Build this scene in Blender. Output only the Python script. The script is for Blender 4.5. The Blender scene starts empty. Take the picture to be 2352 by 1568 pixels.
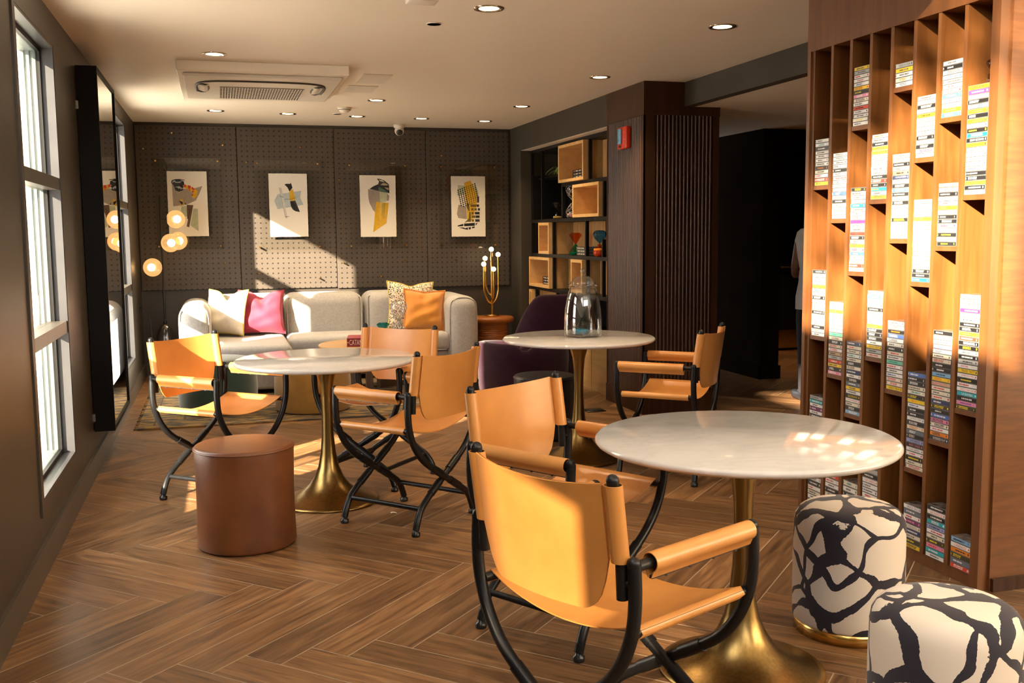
import bpy, bmesh, math, random
from mathutils import Vector, Matrix
random.seed(7)
PI = math.pi
SC = bpy.context.scene
COL = SC.collection

# ------------------------------------------------------------------ camera, world, sun, exposure
F_PX, YAW, PITCH, ROLL, CAM_H = 2303.6, -0.28265, 0.10838, -0.00939, 1.3658
cam_d = bpy.data.cameras.new('camera'); cam = bpy.data.objects.new('camera', cam_d); COL.objects.link(cam)
cam_d.sensor_fit = 'HORIZONTAL'; cam_d.sensor_width = 36.0; cam_d.lens = F_PX / 2352 * 36.0
cam_d.clip_start = 0.05; cam_d.clip_end = 200
cam.matrix_world = Matrix.Translation((0, 0, CAM_H)) @ (Matrix.Rotation(YAW, 4, 'Z') @ Matrix.Rotation(PI/2 - PITCH, 4, 'X') @ Matrix.Rotation(ROLL, 4, 'Z'))
SC.camera = cam

world = bpy.data.worlds.new('world'); SC.world = world; world.use_nodes = True
wn = world.node_tree; bg = wn.nodes['Background']
bg.inputs['Color'].default_value = (1.0, 0.97, 0.92, 1); bg.inputs['Strength'].default_value = 7.0

sun_d = bpy.data.lights.new('sun', 'SUN'); sun = bpy.data.objects.new('sun', sun_d); COL.objects.link(sun)
sun_d.energy = 40.0; sun_d.color = (1.0, 0.84, 0.62); sun_d.angle = math.radians(0.9)
sun.rotation_euler = Vector((1.0, 1.03, -0.57)).to_track_quat('-Z', 'Y').to_euler()

vs = SC.view_settings
vs.view_transform = 'Standard'; vs.look = 'None'; vs.gamma = 1.0; vs.use_curve_mapping = False
vs.exposure = 0.32
try:
    SC.cycles.max_bounces = 10; SC.cycles.diffuse_bounces = 5; SC.cycles.glossy_bounces = 4
    SC.cycles.transparent_max_bounces = 16; SC.cycles.transmission_bounces = 6
    SC.cycles.caustics_reflective = False; SC.cycles.caustics_refractive = False
    SC.cycles.sample_clamp_indirect = 6.0
except Exception: pass

# ------------------------------------------------------------------ room numbers
XL, XR, YB, H = -0.734, 3.0, 10.33, 2.4445      # left wall, soffit face, back wall, ceiling
XS = 2.70                                        # face of the cassette shelf
YE = 3.02                                        # where the low ceiling ends (tall space behind the camera)
TH = 0.74

# ------------------------------------------------------------------ materials
def lin(c):
    if isinstance(c, str):
        c = [int(c[i:i+2], 16)/255 for i in (0, 2, 4)]
        return tuple(x/12.92 if x <= .04045 else ((x+.055)/1.055)**2.4 for x in c) + (1,)
    return tuple(c[:3]) + (1,)
MATS = {}
def pm(name, c1, c2=None, scale=8.0, stretch=(1, 1, 1), rough=0.5, metal=0.0, bump=0.0, bscale=None, detail=4.0,
       spec=0.5, coat=0.0, sheen=0.0, distort=0.0, uv=False, lo=.35, hi=.65, rvar=0.0):
    """procedural surface: colour noise between two tones, optional fine bump"""
    m = bpy.data.materials.new(name); m.use_nodes = True; nt = m.node_tree; N = nt.nodes; L = nt.links
    b = N['Principled BSDF']
    b.inputs['Roughness'].default_value = rough; b.inputs['Metallic'].default_value = metal
    b.inputs['Specular IOR Level'].default_value = spec; b.inputs['Coat Weight'].default_value = coat
    b.inputs['Coat Roughness'].default_value = .2
    b.inputs['Sheen Weight'].default_value = sheen
    c1 = lin(c1); c2 = lin(c2) if c2 is not None else tuple(x*.85 for x in c1[:3]) + (1,)
    tc = N.new('ShaderNodeTexCoord'); mp = N.new('ShaderNodeMapping'); mp.inputs['Scale'].default_value = stretch
    L.new(tc.outputs['UV' if uv else 'Object'], mp.inputs['Vector'])
    nz = N.new('ShaderNodeTexNoise'); nz.inputs['Scale'].default_value = scale; nz.inputs['Detail'].default_value = detail
    nz.inputs['Distortion'].default_value = distort
    L.new(mp.outputs['Vector'], nz.inputs['Vector'])
    cr = N.new('ShaderNodeValToRGB'); cr.color_ramp.elements[0].position = lo; cr.color_ramp.elements[1].position = hi
    cr.color_ramp.elements[0].color = c1; cr.color_ramp.elements[1].color = c2
    L.new(nz.outputs['Fac'], cr.inputs['Fac']); L.new(cr.outputs['Color'], b.inputs['Base Color'])
    if rvar:
        mr = N.new('ShaderNodeMapRange'); mr.inputs['To Min'].default_value = rough - rvar; mr.inputs['To Max'].default_value = rough + rvar
        L.new(nz.outputs['Fac'], mr.inputs['Value']); L.new(mr.outputs['Result'], b.inputs['Roughness'])
    if bump:
        n2 = N.new('ShaderNodeTexNoise'); n2.inputs['Scale'].default_value = bscale or scale*6; n2.inputs['Detail'].default_value = 3
        L.new(mp.outputs['Vector'], n2.inputs['Vector'])
        bp = N.new('ShaderNodeBump'); bp.inputs['Strength'].default_value = bump; bp.inputs['Distance'].default_value = .004
        L.new(n2.outputs['Fac'], bp.inputs['Height']); L.new(bp.outputs['Normal'], b.inputs['Normal'])
    MATS[name] = m
    return m
def emit(name, c, strength):
    m = bpy.data.materials.new(name); m.use_nodes = True; nt = m.node_tree; nt.nodes.clear()
    e = nt.nodes.new('ShaderNodeEmission'); o = nt.nodes.new('ShaderNodeOutputMaterial')
    e.inputs['Color'].default_value = lin(c); e.inputs['Strength'].default_value = strength
    nt.links.new(e.outputs[0], o.inputs[0]); MATS[name] = m
    return m
def glass(name, tint=(1, 1, 1), ior=1.45, rough=0.0, refl=1.0):
    """thin clear sheet: transparent body with a fresnel mirror on top"""
    m = bpy.data.materials.new(name); m.use_nodes = True; nt = m.node_tree; nt.nodes.clear(); N = nt.nodes; L = nt.links
    t = N.new('ShaderNodeBsdfTransparent'); t.inputs['Color'].default_value = lin(tint)
    g = N.new('ShaderNodeBsdfGlossy'); g.inputs['Roughness'].default_value = rough
    ge = N.new('ShaderNodeNewGeometry'); dt = N.new('ShaderNodeVectorMath'); dt.operation = 'DOT_PRODUCT'
    L.new(ge.outputs['Normal'], dt.inputs[0]); L.new(ge.outputs['Incoming'], dt.inputs[1])
    def mth(op, *a_):
        q = N.new('ShaderNodeMath'); q.operation = op
        for i, v in enumerate(a_):
            if isinstance(v, (int, float)): q.inputs[i].default_value = v
            else: L.new(v, q.inputs[i])
        return q.outputs[0]
    r0 = ((ior-1)/(ior+1))**2                     # Schlick reflectance, the same from both faces
    p5 = mth('POWER', mth('SUBTRACT', 1.0, mth('ABSOLUTE', dt.outputs['Value'])), 5.0)
    fac = mth('MULTIPLY', mth('ADD', mth('MULTIPLY', p5, 1-r0), r0), refl)
    mx = N.new('ShaderNodeMixShader'); o = N.new('ShaderNodeOutputMaterial')
    L.new(fac, mx.inputs[0])
    L.new(t.outputs[0], mx.inputs[1]); L.new(g.outputs[0], mx.inputs[2]); L.new(mx.outputs[0], o.inputs[0])
    MATS[name] = m
    return m

def build_materials():
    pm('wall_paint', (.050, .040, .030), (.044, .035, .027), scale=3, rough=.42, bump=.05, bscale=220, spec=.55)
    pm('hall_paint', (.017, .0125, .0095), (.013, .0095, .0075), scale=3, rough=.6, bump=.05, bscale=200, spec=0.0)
    pm('soffit_paint', (.058, .049, .036), (.052, .044, .032), scale=3, rough=.65, spec=.2)
    pm('ceiling_paint', (.86, .80, .69), (.83, .77, .66), scale=.9, rough=.4, spec=.4, bump=.02, bscale=30)
    pm('base_paint', (.085, .072, .058), (.07, .06, .048), scale=5, rough=.35)
    pm('frame_black', (.009, .0085, .008), (.007, .007, .0065), scale=8, rough=.45, spec=.25)
    pm('frame_grey', (.045, .045, .046), (.038, .038, .04), scale=8, rough=.35)
    pm('frame_green', (.30, .36, .34), (.24, .30, .29), scale=8, rough=.35)
    pm('matte_black', (.006, .0055, .005), (.0045, .0045, .0045), scale=8, rough=.55, spec=.15)
    pm('black_metal', (.006, .006, .0065), (.009, .009, .0095), scale=20, rough=.36, metal=.0, spec=.32)
    pm('black_plastic', (.012, .012, .012), (.02, .02, .02), scale=20, rough=.28)
    pm('leather_tan', (.68, .30, .075), (.57, .235, .052), scale=5, rough=.36, bump=.12, bscale=420, detail=6, spec=.55, rvar=.05, coat=.22)
    pm('leather_suede', (.36, .19, .09), (.29, .15, .07), scale=30, rough=.85)
    pm('leather_brown', (.22, .075, .024), (.12, .038, .013), scale=4, rough=.38, bump=.15, bscale=300, detail=6, spec=.55)
    pm('leather_black', (.013, .014, .018), (.02, .021, .026), scale=6, rough=.3, bump=.15, bscale=300)
    pm('brass', (.33, .215, .075), (.26, .165, .055), scale=3, stretch=(30, 30, .6), rough=.3, metal=1.0, bump=.03, bscale=60)
    pm('brass_bright', (.80, .52, .16), (.70, .44, .12), scale=14, rough=.22, metal=1.0)
    pm('velvet_purple', (.030, .006, .017), (.022, .0045, .013), scale=12, rough=.85, sheen=.08, spec=.2)
    pm('velvet_plum', (.12, .02, .06), (.09, .015, .045), scale=12, rough=.85, sheen=.25)
    pm('velvet_teal', (.012, .058, .055), (.008, .042, .042), scale=10, rough=.8, sheen=.6)
    pm('velvet_green', (.022, .062, .048), (.016, .048, .036), scale=10, rough=.8, sheen=.6)
    pm('velvet_mustard', (.36, .19, .03), (.29, .15, .022), scale=10, rough=.8, sheen=.4)
    pm('velvet_pink', (.33, .020, .055), (.25, .014, .04), scale=8, rough=.75, sheen=.15)
    pm('velvet_orange', (.62, .235, .015), (.5, .175, .01), scale=8, rough=.7, sheen=.5)
    pm('linen', (.395, .378, .35), (.335, .32, .298), scale=60, stretch=(1, 1, 1), rough=.85, bump=.35, bscale=420, sheen=.2)
    pm('linen_grey', (.40, .375, .34), (.34, .32, .29), scale=60, rough=.85, bump=.3, bscale=420)
    pm('cotton_cream', (.72, .65, .52), (.66, .58, .46), scale=20, rough=.85, bump=.2, bscale=300)
    pm('piping_yellow', (.55, .42, .05), None, scale=20, rough=.7)
    pm('oak', (.50, .285, .105), (.33, .17, .055), scale=5, stretch=(6, 6, .5), rough=.45, bump=.08, detail=6, distort=.6)
    pm('oak_edge', (.74, .46, .18), (.64, .38, .14), scale=6, stretch=(3, 3, 3), rough=.42)
    pm('oak_pale', (.62, .42, .20), (.54, .35, .16), scale=4, stretch=(.4, .4, 7), rough=.45, detail=6, distort=.4)
    pm('walnut', (.060, .025, .012), (.036, .015, .007), scale=5, stretch=(8, 8, .5), rough=.45, spec=.25, detail=6, distort=.5, bump=.05)
    pm('walnut_rib_lit', (.082, .036, .018), (.055, .024, .012), scale=5, stretch=(8, 8, .5), rough=.36, spec=.6, detail=6, distort=.5)  # same walnut made paler: the ribs' satin highlight is put into the colour
    pm('shelf_wood', (.205, .078, .019), (.135, .047, .011), scale=4, stretch=(4, 6, .55), rough=.40, detail=7, distort=.9, bump=.04, spec=.5)
    pm('shelf_edge', (.165, .060, .015), (.125, .043, .011), scale=4, stretch=(6, 6, .6), rough=.38, detail=6, distort=.5)
    pm('side_wood', (.17, .060, .014), (.12, .041, .010), scale=7, stretch=(1, 1, 8), rough=.38, detail=6)
    pm('table_wood', (.42, .25, .11), (.33, .19, .08), scale=4, stretch=(1, 7, 1), rough=.45, detail=6)
    pm('dark_wood', (.10, .05, .024), (.07, .034, .016), scale=5, stretch=(7, 7, .6), rough=.45, detail=6)
    pm('white_plastic', (.72, .68, .60), (.70, .66, .58), scale=4, rough=.4)
    pm('grille_dark', (.05, .046, .04), None, scale=4, rough=.6)
    pm('chrome', (.6, .58, .55), (.55, .53, .5), scale=10, rough=.15, metal=1.0)
    pm('can_reflector', (.75, .55, .30), (.7, .5, .26), scale=10, rough=.2, metal=1.0)
    pm('alarm_red', (.62, .035, .012), (.55, .03, .01), scale=5, rough=.35)
    pm('lens_blue', (.10, .35, .62), (.22, .55, .85), scale=30, rough=.15)
    pm('paper', (.82, .77, .69), (.80, .75, .67), scale=40, rough=.8, bump=.1, bscale=200)
    pm('white_paint', (.85, .84, .80), (.80, .79, .75), scale=6, rough=.6)
    pm('pavement', (.74, .71, .66), (.68, .65, .60), scale=4, rough=.9)
    pm('bark', (.08, .055, .04), (.05, .035, .026), scale=8, rough=.9)
    pm('foliage', (.07, .11, .03), (.05, .085, .02), scale=8, rough=.7)
    pm('skin', (.22, .115, .075), (.19, .10, .065), scale=10, rough=.5)
    pm('hair', (.008, .006, .005), (.014, .010, .008), scale=30, stretch=(6, 6, .5), rough=.4, bump=.3, bscale=80)
    pm('shirt', (.66, .65, .63), (.58, .57, .55), scale=9, rough=.85, bump=.15, bscale=40)
    pm('trousers', (.02, .022, .03), (.016, .018, .024), scale=9, rough=.8)
    pm('plant_green', (.20, .30, .05), (.12, .22, .03), scale=20, rough=.5)
    pm('game_box', (.30, .018, .03), (.22, .012, .02), scale=6, rough=.3)
    pm('page_white', (.62, .58, .52), (.55, .51, .46), scale=40, stretch=(1, 1, 20), rough=.8)
    pm('cord', (.01, .01, .01), None, scale=5, rough=.4)
    pm('smoke_glass', (.02, .015, .013), (.03, .02, .017), scale=3, rough=.05, coat=1.0)
    pm('grout', (.62, .50, .36), (.56, .45, .32), scale=30, rough=.8)
    glass('pane'); glass('tinted_pane', (.48, .46, .44)); glass('acrylic', (.98, .98, .97), ior=1.49, refl=.55)
    glass('clear_glass', (.95, .96, .96), ior=1.6, refl=1.7); glass('amber_glass', (.85, .36, .07)); glass('blue_glass', (.20, .50, .85))
    glass('teal_glass', (.10, .62, .62)); glass('green_glass', (.10, .58, .40)); glass('red_glass', (.45, .02, .025)); glass('smoked', (.5, .46, .42), ior=1.6)
    glass('pink_glass', (.85, .55, .55))
    pm('sand_pink', (.65, .30, .27), None, scale=200, rough=.9); pm('sand_orange', (.80, .28, .01), None, scale=200, rough=.9)
    pm('sand_blue', (.01, .25, .42), None, scale=200, rough=.9); pm('sand_yellow', (.6, .45, .10), None, scale=200, rough=.9)
    pm('sand_teal', (.02, .45, .36), None, scale=200, rough=.9)
    pm('cut_glass', (.62, .58, .54), (.45, .42, .39), scale=40, rough=.18, metal=.7)
    emit('bulb', (1.0, .72, .40), 30.0); emit('can_glow', (1.0, .70, .36), 6.0); emit('small_bulb', (1.0, .74, .44), 9.0)
    # opal lamp globe: warm glowing glass shell, the bulb shows through
    m = bpy.data.materials.new('opal_glass'); m.use_nodes = True; nt = m.node_tree; nt.nodes.clear(); N = nt.nodes; L = nt.links
    e = N.new('ShaderNodeEmission'); e.inputs['Color'].default_value = (1.0, .52, .18, 1); e.inputs['Strength'].default_value = 1.0
    t = N.new('ShaderNodeBsdfTransparent'); t.inputs['Color'].default_value = (1, .8, .55, 1)
    g = N.new('ShaderNodeBsdfGlossy'); g.inputs['Roughness'].default_value = .05
    a = N.new('ShaderNodeMixShader'); a.inputs[0].default_value = .30; c = N.new('ShaderNodeMixShader'); c.inputs[0].default_value = .05
    o = N.new('ShaderNodeOutputMaterial')
    L.new(e.outputs[0], a.inputs[1]); L.new(t.outputs[0], a.inputs[2]); L.new(a.outputs[0], c.inputs[1]); L.new(g.outputs[0], c.inputs[2]); L.new(c.outputs[0], o.inputs[0])
    MATS['opal_glass'] = m
    # mirror
    m = bpy.data.materials.new('mirror'); m.use_nodes = True; b = m.node_tree.nodes['Principled BSDF']
    b.inputs['Base Color'].default_value = (.82, .84, .82, 1); b.inputs['Metallic'].default_value = 1; b.inputs['Roughness'].default_value = .01
    MATS['mirror'] = m
    # white marble with soft grey veins
    m = pm('marble', (.66, .625, .58), (.58, .55, .515), scale=2.2, rough=.09, detail=8, distort=1.5, spec=.6)
    nt = m.node_tree; N = nt.nodes; L = nt.links; b = N['Principled BSDF']; src = b.inputs['Base Color'].links[0].from_socket
    tc = N.new('ShaderNodeTexCoord'); nz = N.new('ShaderNodeTexNoise'); nz.inputs['Scale'].default_value = 3.5; nz.inputs['Detail'].default_value = 9; nz.inputs['Distortion'].default_value = 1.2
    mp = N.new('ShaderNodeMapping'); mp.inputs['Scale'].default_value = (1, 2.2, 1); mp.inputs['Rotation'].default_value = (0, 0, .5)
    L.new(tc.outputs['Object'], mp.inputs[0]); L.new(mp.outputs[0], nz.inputs['Vector'])
    s = N.new('ShaderNodeMath'); s.operation = 'SUBTRACT'; s.inputs[1].default_value = .5; ab = N.new('ShaderNodeMath'); ab.operation = 'ABSOLUTE'
    mr = N.new('ShaderNodeMapRange'); mr.inputs['From Min'].default_value = 0; mr.inputs['From Max'].default_value = .05; mr.inputs['To Min'].default_value = .22; mr.inputs['To Max'].default_value = 0
    L.new(nz.outputs['Fac'], s.inputs[0]); L.new(s.outputs[0], ab.inputs[0]); L.new(ab.outputs[0], mr.inputs['Value'])
    mx = N.new('ShaderNodeMix'); mx.data_type = 'RGBA'; mx.inputs['B'].default_value = (.42, .40, .39, 1)
    L.new(mr.outputs[0], mx.inputs['Factor']); L.new(src, mx.inputs['A']); L.new(mx.outputs['Result'], b.inputs['Base Color'])
    # floor planks: every plank its own tone, grain along the plank
    m = bpy.data.materials.new('plank'); m.use_nodes = True; nt = m.node_tree; N = nt.nodes; L = nt.links; b = N['Principled BSDF']
    tc = N.new('ShaderNodeTexCoord'); mp = N.new('ShaderNodeMapping'); mp.inputs['Scale'].default_value = (1.3, 16, 1)
    L.new(tc.outputs['UV'], mp.inputs[0])
    n1 = N.new('ShaderNodeTexNoise'); n1.inputs['Scale'].default_value = 2.2; n1.inputs['Detail'].default_value = 8; n1.inputs['Distortion'].default_value = 1.0
    n2 = N.new('ShaderNodeTexNoise'); n2.inputs['Scale'].default_value = 9; n2.inputs['Detail'].default_value = 4
    L.new(mp.outputs[0], n1.inputs['Vector']); L.new(mp.outputs[0], n2.inputs['Vector'])
    cr = N.new('ShaderNodeValToRGB'); el = cr.color_ramp.elements
    el[0].position = .28; el[0].color = (.085, .040, .017, 1); el[1].position = .72; el[1].color = (.33, .178, .078, 1)
    e2 = el.new(.5); e2.color = (.205, .103, .042, 1)
    L.new(n1.outputs['Fac'], cr.inputs[0])
    at = N.new('ShaderNodeAttribute'); at.attribute_name = 'tone'
    mr = N.new('ShaderNodeMapRange'); mr.inputs['To Min'].default_value = .66; mr.inputs['To Max'].default_value = 1.28; L.new(at.outputs['Fac'], mr.inputs['Value'])
    m3 = N.new('ShaderNodeMapRange'); m3.inputs['To Min'].default_value = .8; m3.inputs['To Max'].default_value = 1.2; L.new(n2.outputs['Fac'], m3.inputs['Value'])
    mm = N.new('ShaderNodeMath'); mm.operation = 'MULTIPLY'; L.new(mr.outputs[0], mm.inputs[0]); L.new(m3.outputs[0], mm.inputs[1])
    vm = N.new('ShaderNodeVectorMath'); vm.operation = 'SCALE'; L.new(cr.outputs[0], vm.inputs[0]); L.new(mm.outputs[0], vm.inputs['Scale'])
    L.new(vm.outputs[0], b.inputs['Base Color'])
    r = N.new('ShaderNodeMapRange'); r.inputs['To Min'].default_value = .30; r.inputs['To Max'].default_value = .46; L.new(n1.outputs['Fac'], r.inputs['Value']); L.new(r.outputs[0], b.inputs['Roughness'])
    bp = N.new('ShaderNodeBump'); bp.inputs['Strength'].default_value = .12; bp.inputs['Distance'].default_value = .002; L.new(n2.outputs['Fac'], bp.inputs['Height']); L.new(bp.outputs[0], b.inputs['Normal'])
    MATS['plank'] = m
    # pegboard: regular dark holes (object space: x across, z up from the panel corner)
    m = pm('pegboard', (.068, .053, .040), (.060, .047, .036), scale=4, rough=.5, bump=.03, bscale=150)
    nt = m.node_tree; N = nt.nodes; L = nt.links; b = N['Principled BSDF']; src = b.inputs['Base Color'].links[0].from_socket
    tc = N.new('ShaderNodeTexCoord'); sp = N.new('ShaderNodeSeparateXYZ'); L.new(tc.outputs['Object'], sp.inputs[0])
    def cell(sock, pitch, off):
        a = N.new('ShaderNodeMath'); a.operation = 'SUBTRACT'; a.inputs[1].default_value = off; L.new(sock, a.inputs[0])
        d = N.new('ShaderNodeMath'); d.operation = 'DIVIDE'; d.inputs[1].default_value = pitch; L.new(a.outputs[0], d.inputs[0])
        r_ = N.new('ShaderNodeMath'); r_.operation = 'ROUND'; L.new(d.outputs[0], r_.inputs[0])
        s_ = N.new('ShaderNodeMath'); s_.operation = 'SUBTRACT'; L.new(d.outputs[0], s_.inputs[0]); L.new(r_.outputs[0], s_.inputs[1])
        q = N.new('ShaderNodeMath'); q.operation = 'MULTIPLY'; q.inputs[1].default_value = pitch; L.new(s_.outputs[0], q.inputs[0])
        return q.outputs[0]
    cb = N.new('ShaderNodeCombineXYZ'); L.new(cell(sp.outputs[0], .052, .045), cb.inputs[0]); L.new(cell(sp.outputs[2], .0500, .055), cb.inputs[2])
    ln = N.new('ShaderNodeVectorMath'); ln.operation = 'LENGTH'; L.new(cb.outputs[0], ln.inputs[0])
    lt = N.new('ShaderNodeMath'); lt.operation = 'LESS_THAN'; lt.inputs[1].default_value = .0082; L.new(ln.outputs['Value'], lt.inputs[0])
    mx = N.new('ShaderNodeMix'); mx.data_type = 'RGBA'; mx.inputs['B'].default_value = (.006, .005, .004, 1)
    L.new(lt.outputs[0], mx.inputs['Factor']); L.new(src, mx.inputs['A']); L.new(mx.outputs['Result'], b.inputs['Base Color'])
    # painted brick
    m = bpy.data.materials.new('white_brick'); m.use_nodes = True; nt = m.node_tree; N = nt.nodes; L = nt.links; b = N['Principled BSDF']
    tc = N.new('ShaderNodeTexCoord'); mp = N.new('ShaderNodeMapping'); mp.inputs['Rotation'].default_value = (PI/2, 0, 0)
    br = N.new('ShaderNodeTexBrick'); br.inputs['Scale'].default_value = 1; br.inputs['Brick Width'].default_value = .42; br.inputs['Row Height'].default_value = .2
    br.inputs['Mortar Size'].default_value = .006; br.inputs['Color1'].default_value = (.74, .74, .72, 1); br.inputs['Color2'].default_value = (.68, .68, .66, 1); br.inputs['Mortar'].default_value = (.5, .5, .48, 1)
    L.new(tc.outputs['Object'], mp.inputs[0]); L.new(mp.outputs[0], br.inputs['Vector']); L.new(br.outputs['Color'], b.inputs['Base Color']); b.inputs['Roughness'].default_value = .8
    MATS['white_brick'] = m
    # brush-stroke upholstery: dark ink strokes on cream
    m = bpy.data.materials.new('ink_fabric'); m.use_nodes = True; nt = m.node_tree; N = nt.nodes; L = nt.links; b = N['Principled BSDF']
    tc = N.new('ShaderNodeTexCoord'); nz = N.new('ShaderNodeTexNoise'); nz.inputs['Scale'].default_value = 5; nz.inputs['Detail'].default_value = 1.5
    L.new(tc.outputs['Object'], nz.inputs['Vector'])
    va = N.new('ShaderNodeVectorMath'); va.operation = 'MULTIPLY_ADD'; va.inputs[1].default_value = (.16, .16, .16); L.new(nz.outputs['Color'], va.inputs[0]); L.new(tc.outputs['Object'], va.inputs[2])
    vo = N.new('ShaderNodeTexVoronoi'); vo.feature = 'DISTANCE_TO_EDGE'; vo.inputs['Scale'].default_value = 5.4; vo.inputs['Randomness'].default_value = 1.0
    L.new(va.outputs[0], vo.inputs['Vector'])
    nw = N.new('ShaderNodeTexNoise'); nw.inputs['Scale'].default_value = 9; nw.inputs['Detail'].default_value = 1; L.new(tc.outputs['Object'], nw.inputs['Vector'])
    nf = N.new('ShaderNodeTexNoise'); nf.inputs['Scale'].default_value = 120; nf.inputs['Detail'].default_value = 3; L.new(tc.outputs['Object'], nf.inputs['Vector'])
    wr = N.new('ShaderNodeMapRange'); wr.inputs['From Min'].default_value = .3; wr.inputs['From Max'].default_value = .7; wr.inputs['To Min'].default_value = .006; wr.inputs['To Max'].default_value = .125; L.new(nw.outputs['Fac'], wr.inputs['Value'])
    fr = N.new('ShaderNodeMapRange'); fr.inputs['To Min'].default_value = -.018; fr.inputs['To Max'].default_value = .018; L.new(nf.outputs['Fac'], fr.inputs['Value'])
    ad = N.new('ShaderNodeMath'); ad.operation = 'ADD'; L.new(wr.outputs[0], ad.inputs[0]); L.new(fr.outputs[0], ad.inputs[1])
    l1 = N.new('ShaderNodeMath'); l1.operation = 'LESS_THAN'; L.new(vo.outputs['Distance'], l1.inputs[0]); L.new(ad.outputs[0], l1.inputs[1])
    v2 = N.new('ShaderNodeTexVoronoi'); v2.feature = 'DISTANCE_TO_EDGE'; v2.inputs['Scale'].default_value = 3.7; L.new(va.outputs[0], v2.inputs['Vector'])
    a2 = N.new('ShaderNodeMath'); a2.operation = 'MULTIPLY_ADD'; a2.inputs[1].default_value = .33; a2.inputs[2].default_value = .012; L.new(ad.outputs[0], a2.inputs[0])
    l2 = N.new('ShaderNodeMath'); l2.operation = 'LESS_THAN'; L.new(v2.outputs['Distance'], l2.inputs[0]); L.new(a2.outputs[0], l2.inputs[1])
    lt = N.new('ShaderNodeMath'); lt.operation = 'MAXIMUM'; L.new(l1.outputs[0], lt.inputs[0]); L.new(l2.outputs[0], lt.inputs[1])
    mx = N.new('ShaderNodeMix'); mx.data_type = 'RGBA'; mx.inputs['A'].default_value = (.73, .64, .53, 1); mx.inputs['B'].default_value = (.012, .009, .02, 1)
    L.new(lt.outputs[0], mx.inputs['Factor']); L.new(mx.outputs['Result'], b.inputs['Base Color']); b.inputs['Roughness'].default_value = .8; b.inputs['Sheen Weight'].default_value = .2
    MATS['ink_fabric'] = m
    # spotted cushion
    m = bpy.data.materials.new('spotted_fabric'); m.use_nodes = True; nt = m.node_tree; N = nt.nodes; L = nt.links; b = N['Principled BSDF']
    tc = N.new('ShaderNodeTexCoord'); vo = N.new('ShaderNodeTexVoronoi'); vo.inputs['Scale'].default_value = 82; vo.inputs['Randomness'].default_value = .8
    mp = N.new('ShaderNodeMapping'); mp.inputs['Scale'].default_value = (1, .05, 1); L.new(tc.outputs['Object'], mp.inputs[0]); L.new(mp.outputs[0], vo.inputs['Vector'])
    lt = N.new('ShaderNodeMath'); lt.operation = 'LESS_THAN'; lt.inputs[1].default_value = .43; L.new(vo.outputs['Distance'], lt.inputs[0])
    mx = N.new('ShaderNodeMix'); mx.data_type = 'RGBA'; mx.inputs['A'].default_value = (.66, .55, .40, 1); mx.inputs['B'].default_value = (.03, .018, .012, 1)
    L.new(lt.outputs[0], mx.inputs['Factor']); L.new(mx.outputs['Result'], b.inputs['Base Color']); b.inputs['Roughness'].default_value = .8
    MATS['spotted_fabric'] = m
    # faded woven rug
    m = pm('rug_wool', (.30, .185, .06), (.065, .06, .052), scale=6, stretch=(1.2, 3.2, 1), rough=.95, detail=10, bump=.6, bscale=150, lo=.44, hi=.56)
build_materials()
def flat(name, c, rough=.5):
    if name not in MATS: pm(name, c, None, scale=30, rough=rough)
    return name

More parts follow.
